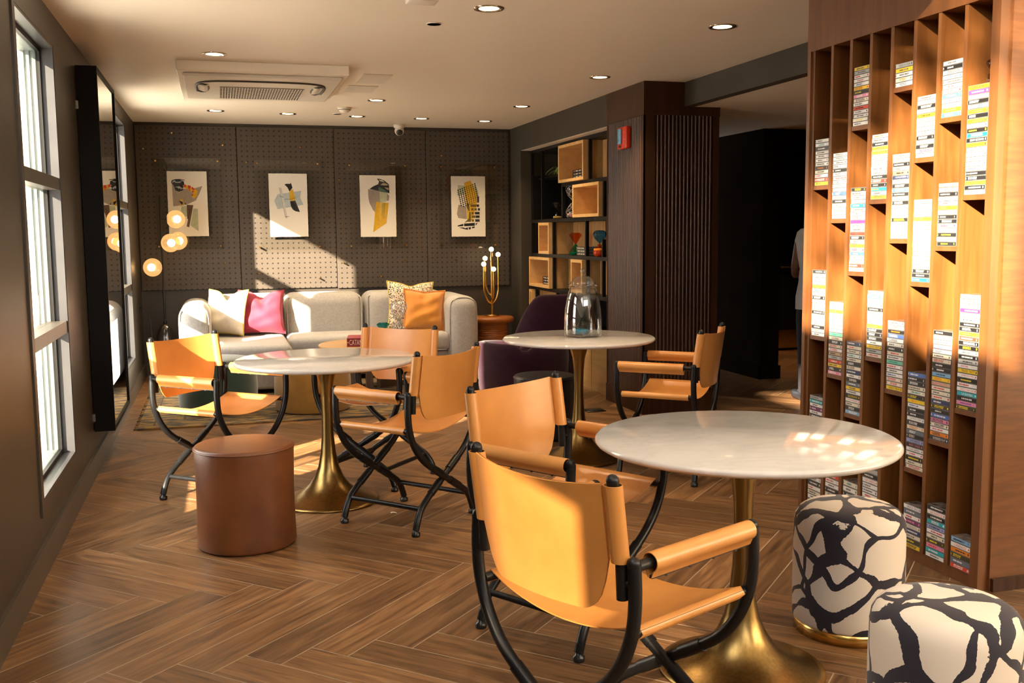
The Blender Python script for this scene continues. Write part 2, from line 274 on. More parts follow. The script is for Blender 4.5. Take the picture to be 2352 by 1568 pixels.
# ------------------------------------------------------------------ mesh builder
class MB:
    def __init__(s): s.v = []; s.f = []; s.m = []; s.sm = []; s.uv = None
    def add(s, vs_, fs, m=0, smooth=False, M=None):
        o = len(s.v)
        s.v += [tuple(M @ Vector(p)) for p in vs_] if M is not None else [tuple(p) for p in vs_]
        for f in fs: s.f.append([o+i for i in f]); s.m.append(m); s.sm.append(smooth)
        return s
    def box(s, x0, y0, z0, x1, y1, z1, m=0, M=None):
        v = [(x0,y0,z0),(x1,y0,z0),(x1,y1,z0),(x0,y1,z0),(x0,y0,z1),(x1,y0,z1),(x1,y1,z1),(x0,y1,z1)]
        return s.add(v, [(0,3,2,1),(4,5,6,7),(0,1,5,4),(1,2,6,5),(2,3,7,6),(3,0,4,7)], m, False, M)
    def rbox(s, x0, y0, z0, x1, y1, z1, r, seg=3, m=0, M=None, smooth=True):
        bm = bmesh.new(); bmesh.ops.create_cube(bm, size=1)
        for v in bm.verts: v.co = ((x0+x1)/2 + v.co.x*(x1-x0), (y0+y1)/2 + v.co.y*(y1-y0), (z0+z1)/2 + v.co.z*(z1-z0))
        bmesh.ops.bevel(bm, geom=bm.edges[:], offset=r, segments=seg, profile=.5, affect='EDGES')
        bm.verts.index_update()
        s.add([v.co[:] for v in bm.verts], [[v.index for v in f.verts] for f in bm.faces], m, smooth, M); bm.free()
        return s
    def tube(s, pts, r, seg=10, m=0, caps=True, M=None):
        pts = [Vector(p) for p in pts]; n = len(pts); rr = r if isinstance(r, (list, tuple)) else [r]*n
        vs_ = []; fs = []
        t0 = (pts[1]-pts[0]).normalized(); a = Vector((0,0,1)) if abs(t0.z) < .9 else Vector((1,0,0))
        u = t0.cross(a).normalized()
        for i, p in enumerate(pts):
            t = (pts[min(i+1,n-1)]-pts[max(i-1,0)]).normalized()
            u = (u - t*u.dot(t)).normalized(); w = t.cross(u)
            for k in range(seg):
                an = 2*PI*k/seg; vs_.append(p + (u*math.cos(an) + w*math.sin(an))*rr[i])
        for i in range(n-1):
            for k in range(seg):
                k2 = (k+1) % seg; fs.append((i*seg+k, i*seg+k2, (i+1)*seg+k2, (i+1)*seg+k))
        s.add(vs_, fs, m, True, M)
        if caps: s.add([vs_[k] for k in range(seg)], [tuple(reversed(range(seg)))], m, False, M).add([vs_[(n-1)*seg+k] for k in range(seg)], [tuple(range(seg))], m, False, M)
        return s
    def lathe(s, prof, seg=32, m=0, c=(0,0,0), smooth=True, M=None, a0=0, a1=2*PI, ripple=None):
        vs_ = []; fs = []; n = len(prof); full = abs(a1-a0-2*PI) < 1e-6; ns = seg if full else seg+1
        for (r, z) in prof:
            for k in range(ns):
                a = a0+(a1-a0)*k/seg; r_ = r*(ripple(a, z) if ripple else 1); vs_.append((c[0]+r_*math.cos(a), c[1]+r_*math.sin(a), c[2]+z))
        for i in range(n-1):
            for k in range(seg):
                k2 = (k+1) % ns; fs.append((i*ns+k, i*ns+k2, (i+1)*ns+k2, (i+1)*ns+k))
        if full:
            if prof[0][0] > 1e-5: fs.append(tuple(reversed(range(ns))))
            if prof[-1][0] > 1e-5: fs.append(tuple((n-1)*ns+k for k in range(ns)))
        return s.add(vs_, fs, m, smooth, M)
    def ball(s, c, r, seg=16, m=0, sz=1.0, M=None):
        n = seg//2; return s.lathe([(max(r*math.sin(PI*i/n), 1e-6), -r*sz*math.cos(PI*i/n)) for i in range(n+1)], seg, m, c, True, M)
    def grid(s, fn, nu, nv, m=0, smooth=True, M=None, thick=0.0):
        P = [[Vector(fn(i/nu, j/nv)) for j in range(nv+1)] for i in range(nu+1)]
        idx = lambda i, j: i*(nv+1)+j
        vs_ = [P[i][j] for i in range(nu+1) for j in range(nv+1)]
        fs = [(idx(i,j), idx(i+1,j), idx(i+1,j+1), idx(i,j+1)) for i in range(nu) for j in range(nv)]
        if thick:
            off = len(vs_); back = []
            for i in range(nu+1):
                for j in range(nv+1):
                    du = P[min(i+1,nu)][j]-P[max(i-1,0)][j]; dv = P[i][min(j+1,nv)]-P[i][max(j-1,0)]
                    nn = du.cross(dv); nn = nn.normalized() if nn.length > 1e-12 else Vector((0,0,1))
                    back.append(P[i][j]-nn*thick)
            vs_ += back; fs += [tuple(off+q for q in reversed(f)) for f in fs]
            e = [(idx(i,0), idx(i+1,0)) for i in range(nu)] + [(idx(nu,j), idx(nu,j+1)) for j in range(nv)] + [(idx(i+1,nv), idx(i,nv)) for i in reversed(range(nu))] + [(idx(0,j+1), idx(0,j)) for j in reversed(range(nv))]
            rv = []; rf = []
            for a, b in e:
                k = len(rv); rv += [vs_[b], vs_[a], vs_[a+off], vs_[b+off]]; rf.append((k, k+1, k+2, k+3))
            s.add(rv, rf, m, False, M)
        return s.add(vs_, fs, m, smooth, M)
    def poly(s, pts, m=0, M=None): return s.add(pts, [tuple(range(len(pts)))], m, False, M)
    def prism(s, pts2, z0, z1, m=0, M=None):
        n = len(pts2); v = [(x,y,z0) for x,y in pts2] + [(x,y,z1) for x,y in pts2]
        return s.add(v, [tuple(reversed(range(n))), tuple(range(n,2*n))] + [(i,(i+1)%n,n+(i+1)%n,n+i) for i in range(n)], m, False, M)
    def build(s, name, mats, parent=None, loc=None, label=None):
        me = bpy.data.meshes.new(name); me.from_pydata(s.v, [], s.f)
        for mt in (mats if isinstance(mats, (list, tuple)) else [mats]): me.materials.append(MATS[mt])
        me.polygons.foreach_set('material_index', s.m); me.polygons.foreach_set('use_smooth', s.sm)
        if s.uv:
            ul = me.uv_layers.new(name='UVMap'); ul.data.foreach_set('uv', [c for q in s.uv for c in q])
        me.update(); me.validate()
        o = bpy.data.objects.new(name, me); COL.objects.link(o)
        if parent is not None: o.parent = parent
        if loc: o.location = loc
        if label: o['label'] = label
        return o

def tag(o, label, cat, group=None, kind=None):
    o['label'] = label; o['category'] = cat
    if group: o['group'] = group
    if kind: o['kind'] = kind
    return o
def thing(name, label, cat, loc=(0,0,0), rotz=0, group=None):
    o = bpy.data.objects.new(name, None); o.empty_display_size = .1; COL.objects.link(o)
    o.location = loc; o.rotation_euler = (0, 0, rotz)
    return tag(o, label, cat, group)
def struct(name, mb, mats, label=None, cat=None):
    o = mb.build(name, mats); o['kind'] = 'structure'
    o['label'] = label or name.replace('_', ' '); o['category'] = cat or name.split('_')[0]
    return o
def dup(root, loc, rotz, label, group=None, scale=None):
    r = root.copy(); COL.objects.link(r); r.location = loc; r.rotation_euler = (0, 0, rotz); r['label'] = label
    if group: r['group'] = group
    for ch in list(root.children):
        c = ch.copy(); COL.objects.link(c); c.parent = r
        for g in ch.children:
            d = g.copy(); COL.objects.link(d); d.parent = c
    return r
def smooth_path(ctrl, n=6):
    """Catmull-Rom through the control points"""
    P = [Vector(p) for p in ctrl]; P = [P[0]*2-P[1]] + P + [P[-1]*2-P[-2]]; out = []
    for i in range(1, len(P)-2):
        a, b, c, d = P[i-1], P[i], P[i+1], P[i+2]
        for k in range(n):
            t = k/n; out.append(.5*((2*b)+(c-a)*t+(2*a-5*b+4*c-d)*t*t+(3*b-a-3*c+d)*t**3))
    out.append(P[-2]); return out
_tc = {}
def glyphs(txt, size=1.0):
    """outline mesh of a word: verts (x,y) centred on height, faces, width"""
    if txt not in _tc:
        cu = bpy.data.curves.new('w', 'FONT'); cu.body = txt; cu.size = 1; cu.resolution_u = 2; cu.fill_mode = 'FRONT'
        o = bpy.data.objects.new('w', cu); COL.objects.link(o); bpy.context.view_layer.update()
        dg = bpy.context.evaluated_depsgraph_get(); me = o.evaluated_get(dg).to_mesh()
        v = [(p.co.x, p.co.y) for p in me.vertices]; f = [tuple(p.vertices) for p in me.polygons]
        o.evaluated_get(dg).to_mesh_clear(); bpy.data.objects.remove(o); bpy.data.curves.remove(cu)
        x0 = min(p[0] for p in v); x1 = max(p[0] for p in v); y0 = min(p[1] for p in v); y1 = max(p[1] for p in v)
        _tc[txt] = ([((a-x0), (b-(y0+y1)/2)) for a, b in v], f, x1-x0, y1-y0)
    return _tc[txt]
def put_text(mb, txt, height, maxw, fn, m):
    """fn(u, v) -> 3d point; text centred at (0,0), squeezed to fit maxw"""
    v, f, w, h = glyphs(txt); sy = height/h; sx = min(sy, maxw/w)
    mb.add([fn((a-w/2)*sx, b*sy) for a, b in v], f, m)

# ------------------------------------------------------------------ floor: herringbone planks
def build_floor():
    W, Lp, G = .15, .968, .0044
    bm = bmesh.new(); uvl = bm.loops.layers.uv.new('UVMap'); tone = bm.faces.layers.float.new('tone')
    x0, y0 = -.025, 3.846; s2 = math.sqrt(.5); rnd = random.Random(3)
    def wpt(p, q): return (x0 - (p+q)*s2, y0 + (q-p)*s2)
    for j in range(-7, 8):
        for i in range(-75, 75):
            for kind in (0, 1):
                if kind == 0: a0, a1, b0, b1 = i*W, i*W+Lp, i*W, i*W+W
                else: a0, a1, b0, b1 = (i-1)*W, i*W, i*W, i*W+Lp
                a0 += j*Lp; a1 += j*Lp; b0 -= j*Lp; b1 -= j*Lp
                cx, cy = wpt((a0+a1)/2, (b0+b1)/2)
                if not (-1.3 < cx < 8 and -4.6 < cy < 12.6): continue
                a0 += G/2; a1 -= G/2; b0 += G/2; b1 -= G/2
                c = [(a0,b0),(a1,b0),(a1,b1),(a0,b1)]
                vs_ = [bm.verts.new((*wpt(*q), 0)) for q in c]; f = bm.faces.new(vs_); f.normal_update()
                if f.normal.z < 0: f.normal_flip()
                f[tone] = rnd.random(); du, dv = rnd.random()*60, rnd.random()*9
                for lp in f.loops:
                    k = vs_.index(lp.vert); p, q = c[k]
                    lp[uvl].uv = ((p-a0 if kind == 0 else q-b0)+du, (q-b0 if kind == 0 else p-a0)+dv)
    for co, no in (((XL,0,0),(-1,0,0)), ((7.5,0,0),(1,0,0)), ((0,-4,0),(0,-1,0)), ((0,12,0),(0,1,0))):
        bmesh.ops.bisect_plane(bm, geom=bm.verts[:]+bm.edges[:]+bm.faces[:], plane_co=co, plane_no=no, clear_outer=True)
    g = [bm.verts.new(p) for p in ((XL,-4,-.0012),(7.5,-4,-.0012),(7.5,12,-.0012),(XL,12,-.0012))]; gf = bm.faces.new(g); gf.material_index = 1
    b2 = [bm.verts.new(p) for p in ((XL,-4,-.08),(XL,12,-.08),(7.5,12,-.08),(7.5,-4,-.08))]; f2 = bm.faces.new(b2); f2.material_index = 1
    me = bpy.data.meshes.new('floor'); bm.to_mesh(me); bm.free(); me.materials.append(MATS['plank']); me.materials.append(MATS['grout'])
    o = bpy.data.objects.new('floor', me); COL.objects.link(o); o['kind'] = 'structure'; o['label'] = 'herringbone floor of brown wood-look planks with pale grout'; o['category'] = 'floor'
build_floor()

# ------------------------------------------------------------------ shell
def wall_cells(mb, axis, a, b, u0, u1, z0, z1, holes, m=0):
    """slab between a and b on the axis, running u0..u1, with rectangular holes (ua,ub,za,zb)"""
    us = sorted({u0, u1, *[h[0] for h in holes], *[h[1] for h in holes]}); zs = sorted({z0, z1, *[h[2] for h in holes], *[h[3] for h in holes]})
    for i in range(len(us)-1):
        for k in range(len(zs)-1):
            cu, cz = (us[i]+us[i+1])/2, (zs[k]+zs[k+1])/2
            if any(h[0] < cu < h[1] and h[2] < cz < h[3] for h in holes): continue
            if axis == 'x': mb.box(a, us[i], zs[k], b, us[i+1], zs[k+1], m)
            else: mb.box(us[i], a, zs[k], us[i+1], b, zs[k+1], m)
    return mb
W1 = (4.40, 5.36, .285, 2.275); W2 = (8.02, 9.21, .305, 2.31)
wl = MB(); wall_cells(wl, 'x', XL-.135, XL, YE, YB+.2, 0, H+.15, [W1, W2])
wall_cells(wl, 'x', XL-.2, XL, -4, YE, 0, 4.9, [(-2.6, -.95, 2.86, 4.6), (-.85, 2.3, 2.86, 4.6), (.28, 1.02, 1.12, 1.74)])
struct('wall_left', wl, 'wall_paint', 'dark taupe painted wall on the window side')
struct('wall_back', MB().box(XL, YB, 0, 3.6, YB+.2, H+.15), 'wall_paint', 'dark taupe end wall behind the sofa')
# right side: short return wall, soffit over the bookcase niche
wr = MB(); wr.box(XR, 9.95, 0, 3.6, YB, H+.15); wr.box(XR, 7.57, 2.195, 3.6, 9.95, H+.15); wr.box(3.52, 7.57, 0, 3.6, 9.95, 2.195)
struct('wall_right', wr, 'soffit_paint', 'dark grey-green return wall and soffit round the bookcase niche')
struct('ceiling', MB().box(XL-.2, YE, H, 3.32, YB, H+.15), 'ceiling_paint', 'cream ceiling with recessed lights')
struct('ceiling_soffit', MB().box(XR+.002, 7.58, 2.192, 3.5, 9.94, 2.1945), 'ceiling_paint', 'pale underside above the bookcase', 'ceiling')
# beam and lower hall ceiling
struct('trim_1', MB().box(3.32, 4.0, 2.27, 3.40, 7.0, H+.15), 'soffit_paint', 'dark beam stepping down to the hall ceiling', 'trim')
struct('ceiling_hall', MB().box(3.40, 3.05, 2.27, 7.5, 12, 2.36), 'ceiling_paint', 'lower cream ceiling of the hallway', 'ceiling')
hw = MB(); hw.box(4.74, 8.15, 0, 4.93, 12, 2.27); hw.box(4.93, 8.15, 2.105, 7.5, 8.33, 2.27); hw.box(3.6, 11.8, 0, 4.74, 12, 2.27)
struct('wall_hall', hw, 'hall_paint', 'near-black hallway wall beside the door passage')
hd = MB(); wall_cells(hd, 'y', 10.0, 10.2, 4.93, 7.5, 0, 2.27, [(5.98, 6.90, 0, 2.08)]); hd.box(7.5, 3.0, 0, 7.6, 12, 2.36); hd.box(5.8, 10.2, 0, 7.1, 10.3, 2.3)  # last box: unseen slab added behind the door to stop light leaking in
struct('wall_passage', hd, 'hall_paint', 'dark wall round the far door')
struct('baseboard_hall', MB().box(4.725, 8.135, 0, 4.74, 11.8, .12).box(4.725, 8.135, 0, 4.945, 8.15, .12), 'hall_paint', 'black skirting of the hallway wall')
d = MB().box(5.985, 10.03, .008, 6.895, 10.07, 2.075); d = struct('door_1', d, 'matte_black', 'dark hallway door with brass kick plate')
MB().box(6.0, 10.022, .03, 6.88, 10.03, .235).build('kick_plate', 'brass_bright', d, label='brass kick plate')
MB().tube([(6.055, 10.03, .95), (6.055, 9.985, .95)], .026, 16).tube([(6.055, 9.985, .95), (6.18, 9.985, .95)], .0095, 10).build('handle', 'brass_bright', d, label='brass lever handle')
MB().tube([(6.045, 10.03, 1.035), (6.045, 10.018, 1.035)], .022, 16).build('lock', 'brass_bright', d, label='round brass lock')
# tall bright space behind the camera
struct('ceiling_front', MB().box(XL-.2, -4, 4.9, 5.1, YE+.1, 5.05), 'ceiling_paint', 'high ceiling of the space behind the viewpoint', 'ceiling')
fb = MB(); fb.box(XL-.2, YE, H+.15, 5.1, YE+.1, 4.9); fb.box(5.0, -4, 0, 5.1, 2.98, 4.9)
rw = MB(); wall_cells(rw, 'y', -4.1, -4, XL-.2, 5.1, 0, 4.9, [(XL+.2, 4.8, 3.3, 4.75)])
struct('wall_rear', rw, 'wall_paint', 'dark wall with high glazing behind the viewpoint')
struct('wall_front', fb, 'ceiling_paint', 'pale upper wall of the tall space')
# wood wall at the end of the cassette shelf
struct('wall_panel', MB().box(2.745, 3.02, 0, 7.5, 3.06, 2.44).box(2.90, 3.06, 0, 3.4, 4.2, 2.44), 'side_wood', 'stained wood wall panel at the right edge')
struct('baseboard_panel', MB().box(2.75, 3.005, 0, 5.0, 3.02, .05), 'walnut', 'low dark skirting under the wood panel')
# baseboards
struct('baseboard_left', MB().box(XL, YE, 0, XL+.016, YB-.016, .125), 'base_paint', 'taupe skirting along the window wall')
struct('baseboard_back', MB().box(XL+.016, YB-.016, 0, XR, YB, .125), 'base_paint', 'taupe skirting along the end wall')

def window(name, w, label):
    y0, y1, z0, z1 = w; x = XL
    fr = MB()
    # inner reveal lining, dark sash, glass, outer reveal
    t = .012; R1, R2, R3 = .050, .068, .135
    for m_, xa, xb in ((fr, x-R1, x+.006),):
        m_.box(xa, y0, z0, xb, y0+t, z1); m_.box(xa, y1-t, z0, xb, y1, z1); m_.box(xa, y0+t, z0, xb, y1-t, z0+t); m_.box(xa, y0+t, z1-t, xb, y1-t, z1)
    root = struct(name, fr, 'frame_grey', label)
    ou = MB(); xa, xb = x-R3-.005, x-R2
    ou.box(xa, y0, z0, xb, y0+.03, z1); ou.box(xa, y1-.03, z0, xb, y1, z1); ou.box(xa, y0+.03, z0, xb, y1-.03, z0+.03); ou.box(xa, y0+.03, z1-.03, xb, y1-.03, z1)
    ou.box(x-.104, y1-.040, z0+.03, x-.094, y1-.03, z1-.03); ou.box(x-.124, y1-.040, z0+.03, x-.118, y1-.03, z1-.03)
    ou.build('outer_frame', 'frame_green', root)
    sash = MB(); s = .032; xa, xb = x-R2, x-R1
    sash.box(xa, y0, z0, xb, y0+s, z1); sash.box(xa, y1-s, z0, xb, y1, z1); sash.box(xa, y0+s, z0, xb, y1-s, z0+s); sash.box(xa, y0+s, z1-s, xb, y1-s, z1)
    sash.build('sash', 'frame_black', root)
    for za in (.895, 1.59):
        MB().box(x-R2-.02, y0+t, za, x+.002, y1-t, za+.058).build('transom', 'base_paint', root)
    for a, b in ((z0+s, .895), (.953, 1.59), (1.648, z1-s)):
        MB().box(x-R1-.011, y0+s, a, x-R1-.007, y1-s, b).build('pane', 'pane', root)
    # flat casing round the opening
    c = MB(); k = .055
    c.box(x, y0-k, z0-k, x+.008, y0, z1+k); c.box(x, y1, z0-k, x+.008, y1+k, z1+k); c.box(x, y0, z0-k, x+.008, y1, z0); c.box(x, y0, z1, x+.008, y1, z1+k)
    c.build('casing', 'wall_paint', root)
window('window_1', W1, 'tall three-pane window at the left edge')
window('window_2', W2, 'tall three-pane window beyond the mirror')
w3 = MB(); w3.box(XL-.2, .28, 1.12, XL-.14, .31, 1.74); w3.box(XL-.2, .99, 1.12, XL-.14, 1.02, 1.74); w3.box(XL-.2, .31, 1.12, XL-.14, .99, 1.15); w3.box(XL-.2, .31, 1.71, XL-.14, .99, 1.74)  # added unseen window, sized and tinted to sun the foremost chair's back
w3 = struct('window_added', w3, 'frame_black', 'added small tinted window, out of view, letting sun onto the foremost chair')
MB().box(XL-.172, .31, 1.15, XL-.168, .99, 1.71).build('pane', 'tinted_pane', w3)

# outside: sunlit paving, white brick return of the building, a tree
struct('ground_outside', MB().box(-14, -14, -.14, XL-.2, 16, -.08), 'pavement', 'pale paving outside the windows', 'ground')
struct('wall_outside', MB().box(-6, 9.75, -.08, XL-.2, 10.0, 4.5), 'white_brick', 'white painted brick wall outside the windows')

# pillar with fluted cladding
def pillar():
    x0, x1, y0, y1 = XR, 3.605, 6.84, 7.57
    mb = MB(); mb.box(x0+.012, y0+.012, .14, x1, y1, 2.205)
    mb.box(x0-.004, y0-.004, 2.205, 3.325, y1, H); mb.box(3.325, y0-.004, 2.205, x1+.004, y1, 2.272)
    mb.box(x0-.006, y0-.006, 0, x1+.004, y1, .14)
    # edge stiles
    for a, b in ((y0, y0+.05), (y1-.02, y1)): mb.box(x0, a, .14, x0+.012, b, 2.205)
    for a, b in ((x0, x0+.09), (x1-.05, x1)): mb.box(a, y0, .14, b, y0+.012, 2.205)
    def ribs(p0, p1, n, ax):
        w = (p1-p0)/n
        for i in range(n):
            c = p0+w*(i+.5); pr = [(c+w*.33*math.cos(t), w*.50*math.sin(t)) for t in [PI*k/6 for k in range(7)]]
            if ax == 'y': vs_ = [(x0+.0125-h, q, z) for z in (.14, 2.205) for q, h in pr]
            else: vs_ = [(q, y0+.0125-h, z) for z in (.14, 2.205) for q, h in pr]
            mb.add(vs_, [(k, k+1, 8+k, 7+k) for k in range(6)], 1, True)
    ribs(y0+.055, y1-.025, 22, 'y'); ribs(x0+.095, x1-.052, 15, 'x')
    struct('wall_pillar', mb, ['walnut', 'walnut_rib_lit'], 'dark walnut pillar clad in vertical flutes')
pillar()

# ------------------------------------------------------------------ round marble tables
def make_table(label):
    t = thing('pedestal_table', label, 'table', group='round marble tables')
    R_ = .456
    MB().lathe([(.405, TH-.024), (R_-.012, TH-.024), (R_-.003, TH-.018), (R_, TH-.011), (R_-.003, TH-.004), (R_-.010, TH), (1e-6, TH)], 96).build('tabletop', 'marble', t)
    MB().lathe([(.250, 0), (.256, .004), (.255, .010), (.235, .017), (.19, .032), (.145, .052), (.105, .083), (.074, .128), (.053, .18), (.039, .25), (.0305, .34), (.028, .44), (.030, .54), (.038, .615), (.054, .675), (.074, .712), (.084, TH-.0245)], 64).build('pedestal', 'brass', t)
    return t
tb = make_table('large-looking round marble table in front of the cassette shelf')
tb.location = (1.519, 2.696, 0)
dup(tb, (.5006, 5.1264, 0), .9, 'round marble table between the leather chairs near the windows')
t3 = dup(tb, (2.0477, 5.6197, 0), 2.1, 'round marble table carrying the glass bell jar')

# ------------------------------------------------------------------ folding leather armchairs
def make_chair(label):
    t = thing('folding_armchair', label, 'chair', group='tan leather folding armchairs')
    wf, df, aw, af, ar, az = .226, .223, .266, .212, -.215, .642
    RT = .0158
    for yy, nm in ((af, 'front'), (ar, 'rear')):
        for sd in (-1, 1):
            o = .009*sd
            path = smooth_path([(sd*aw, yy+o*.2, az+.006), (sd*(aw+.003), yy+o*.2, .57), (sd*(aw-.006), yy+o*.2, .49), (sd*.226, yy+o*.4, .408), (sd*.166, yy+o*.8, .336), (sd*.075, yy+o, .274), (-sd*.04, yy+o, .203), (-sd*.125, yy+o, .150), (-sd*.182, yy+o*.5, .108), (-sd*.212, yy, .064), (-sd*wf, yy, .028)], 4)
            lg = MB(); lg.tube(path, RT, 12); lg.ball((sd*aw, yy, az+.008), RT*1.02, 12)
            # swollen sleeves either side of the crossing
            for a, b in (((sd*.115, yy+o, .299), (sd*.045, yy+o, .2565)), ((-sd*.028, yy+o, .211), (-sd*.098, yy+o, .168))):
                lg.tube([a, b], RT*1.18, 12)
            lo = lg.build('leg', 'black_metal', t)
            f = MB(); f.lathe([(.0185, 0), (.020, .003), (.020, .018), (.012, .022), (.012, .03)], 16, 0, (-sd*wf, yy, 0)); f.build('foot_glide', 'black_plastic', lo)
            if sd == 1:
                MB().tube([(0, yy-.024, .229), (0, yy+.024, .229)], .009, 12).build('pivot_bolt', 'black_plastic', lo)
    for sd in (-1, 1):
        MB().tube([(sd*.176, af-.01, .113), (sd*.176, ar+.01, .113)], .0115, 10).build('stretcher', 'black_metal', t)
        # arm: steel bar with a leather sleeve stitched below
        bar = MB(); bar.tube([(sd*aw, ar, az), (sd*aw, af, az)], .0125, 10); ab = bar.build('arm_rail', 'black_metal', t)
        sl = MB(); ys0, ys1 = ar+.052, af-.012
        prof = [(.021*math.sin(a), .021*math.cos(a)) for a in [(-.84+1.68*k/16)*PI for k in range(17)]] + [(.0035, -.034)]
        prof = [(-.0035, -.034)] + prof
        sl.grid(lambda u, v: (sd*aw + prof[round(u*18)][0], ys0+(ys1-ys0)*v, az + prof[round(u*18)][1]), 18, 1, thick=-.0022)
        so = sl.build('arm_sleeve', 'leather_tan', t)
        st = MB(); st.box(sd*aw-.005, ys0+.004, az-.0375, sd*aw+.005, ys1-.004, az-.031)
        for k in range(4): st.tube([(sd*(aw-.0055), ys0+.05+k*.085, az-.036), (sd*(aw+.0055), ys0+.05+k*.085, az-.036)], .005, 8)
        st.build('sleeve_strip', 'black_plastic', so)
        # seat rail
        MB().tube([(sd*.252, ar+.005, .484), (sd*.252, af-.005, .484)], .0125, 10).build('seat_rail', 'black_metal', t)
        # back post with pivot bracket
        bp = MB(); bp.tube([(sd*.238, ar-.004, .565), (sd*.236, -.222, .66), (sd*.232, -.246, .832)], .0145, 12); bp.ball((sd*.232, -.246, .833), .0152, 12)
        bp.tube([(sd*.238, ar-.004, .603), (sd*aw, ar, .603)], .008, 8)
        bp.build('back_post', 'black_metal', t)
    # seat sling wrapping round both rails
    n = 30
    def seat(u, v):
        s_ = 2*u-1; y = -.186 + .372*v
        if abs(s_) > .86:
            a = (abs(s_)-.86)/.14*1.35*PI*.72; x = .252 + .0165*math.sin(a); z = .484 + .0165*math.cos(a)
            return (math.copysign(x, s_), y, z)
        x = s_/.86*.252; q = 1-(x/.252)**2
        return (x, y, .5005 - .052*q**.9 - .006*q*math.sin(v*PI))
    MB().grid(seat, n, 10, thick=.0032).build('seat', ['leather_tan'], t)
    # back panel: sleeves on the posts, rounded apron hanging between them
    def zlow(x):
        a = abs(x)
        if a > .205: return .652
        k = max(0, (a-.135)/.07); return .652 - .128*math.sqrt(max(0, 1-k*k))
    def backf(u, v):
        s_ = 2*u-1
        x = s_*.212; zl = zlow(x); z = .822 - (.822-zl)*v
        lean = -.246 + (.832-z)*.14; q = 1-(x/.212)**2
        return (x, lean - .036*q - .016, z + .005*abs(s_)**3*(1-v) - .008*q*(1-v))
    bk = MB(); bk.grid(backf, 32, 12, thick=.0035)
    b = bk.build('backrest', 'leather_tan', t)
    lin_ = MB(); lin_.grid(lambda u, v: Vector(backf(1-u, v)) + Vector((0, .0042, 0)), 32, 12, thick=.0004)
    lin_.build('backrest_lining', 'leather_tan', b)
    for sd in (-1, 1):
        sl = MB()
        def sleeve(u, v, sd=sd):
            z = .824 - .176*v; cy = -.246+(.832-z)*.14; a = 2*PI*u
            return (sd*.232 + .0195*math.sin(a), cy - .0195*math.cos(a), z)
        sl.grid(sleeve, 18, 3, thick=.002)
        # seam where the sleeve closes on the panel
        sl.grid(lambda u, v, sd=sd: (sd*(.232-.0195*(1+.0*u)) - sd*.018*u, -.246+(.832-(.822-.17*v))*.14 - .0155 - .004*u, .822-.17*v), 3, 3, thick=.004)
        sl.build('post_sleeve', 'leather_tan', b)
    return t
CH = [('leather folding armchair on the left by the mirror, facing the middle table', (-.015, 5.432, 0), -2.307),
      ('leather folding armchair beyond the middle table with a bright sheen on its back', (.819, 5.505, 0), 2.427),
      ('leather folding armchair right of the middle table, its crossed legs fully in view', (.835, 4.682, 0), .723),
      ('leather folding armchair half hidden behind the foremost chair', (1.132, 3.202, 0), -2.574),
      ('foremost leather folding armchair, seen from behind at the large marble table', (.919, 2.28, 0), -1.138),
      ('leather folding armchair by the fluted pillar, its suede lining towards the room', (2.392, 5.104, 0), .849)]
ch0 = make_chair(CH[0][0]); ch0.location = CH[0][1]; ch0.rotation_euler.z = CH[0][2]
for lb, lc, rz in CH[1:]:
    c_ = dup(ch0, lc, rz, lb)
    if 'suede' in lb:
        for ch in c_.children:
            if ch.name.startswith('backrest'):
                for g in ch.children:
                    if g.name.startswith('backrest_lining'):
                        g.data = g.data.copy(); g.data.materials[0] = MATS['leather_suede']; g['label'] = 'brown suede lining'

# ------------------------------------------------------------------ stools
def pouf(name, label, cat, loc, r, h, mat, seam=True, bulge=.0, rnd=.02, base=None):
    t = thing(name, label, cat, loc)
    z0 = .0 if not base else base[1]
    prof = [(r*.93, z0+.004)] + [(r - .012 + .012*math.sin(a*PI/2), z0+.016-.012*math.cos(a*PI/2)) for a in (.3, .6, 1)]
    prof += [(r*(1+bulge*math.sin(PI*k/8)), z0+.016+(h-z0-.016-rnd)*k/8) for k in range(1, 9)]
    prof += [(r-rnd+rnd*math.cos(a*PI/2), h-rnd+rnd*math.sin(a*PI/2)) for a in (.25, .5, .75, 1)]
    prof += [(r*.6, h+.004), (r*.3, h+.006), (1e-6, h+.0065)]
    b = MB().lathe(prof, 64).build('body', mat, t)
    if seam:
        k = MB(); k.lathe([(r+.0005, h-rnd-.004), (r+.004, h-rnd-.002), (r+.004, h-rnd+.002), (r, h-rnd+.004)], 64); k.build('piping', mat, b)
    if base:
        MB().lathe([(r*.965, 0), (r*.965, base[1]+.012), (r*.93, base[1]+.012)], 64).build('base_ring', base[0], t, label='brass base ring')
    return t
pouf('leather_pouf', 'round brown leather pouf standing alone at the front left', 'stool', (.074, 4.517, 0), .215, .452, 'leather_brown', True, -.02, .014)
s1 = pouf('patterned_stool', 'round stool in black-on-cream brushstroke fabric nearer the cassette shelf', 'stool', (2.026, 2.877, 0), .182, .437, 'ink_fabric', False, .01, .06, ('brass_bright', .035))
s1['group'] = 'brushstroke fabric stools'
s2 = dup(s1, (1.722, 2.035, 0), 1.9, 'round stool in black-on-cream brushstroke fabric cut off at the bottom right corner')
pouf('velvet_pouf', 'wide dark green velvet pouf on the rug behind the left chair', 'stool', (-.045, 8.03, .013), .29, .41, 'velvet_green', False, .03, .07)['group'] = 'velvet poufs'
pouf('velvet_pouf', 'wide mustard velvet pouf on the rug behind the middle table', 'stool', (.663, 7.857, .013), .285, .41, 'velvet_mustard', False, .03, .07)['group'] = 'velvet poufs'
pouf('leather_pouf', 'black leather pouf behind the bell jar table', 'stool', (2.056, 6.311, 0), .205, .42, 'leather_black', True, 0, .015)

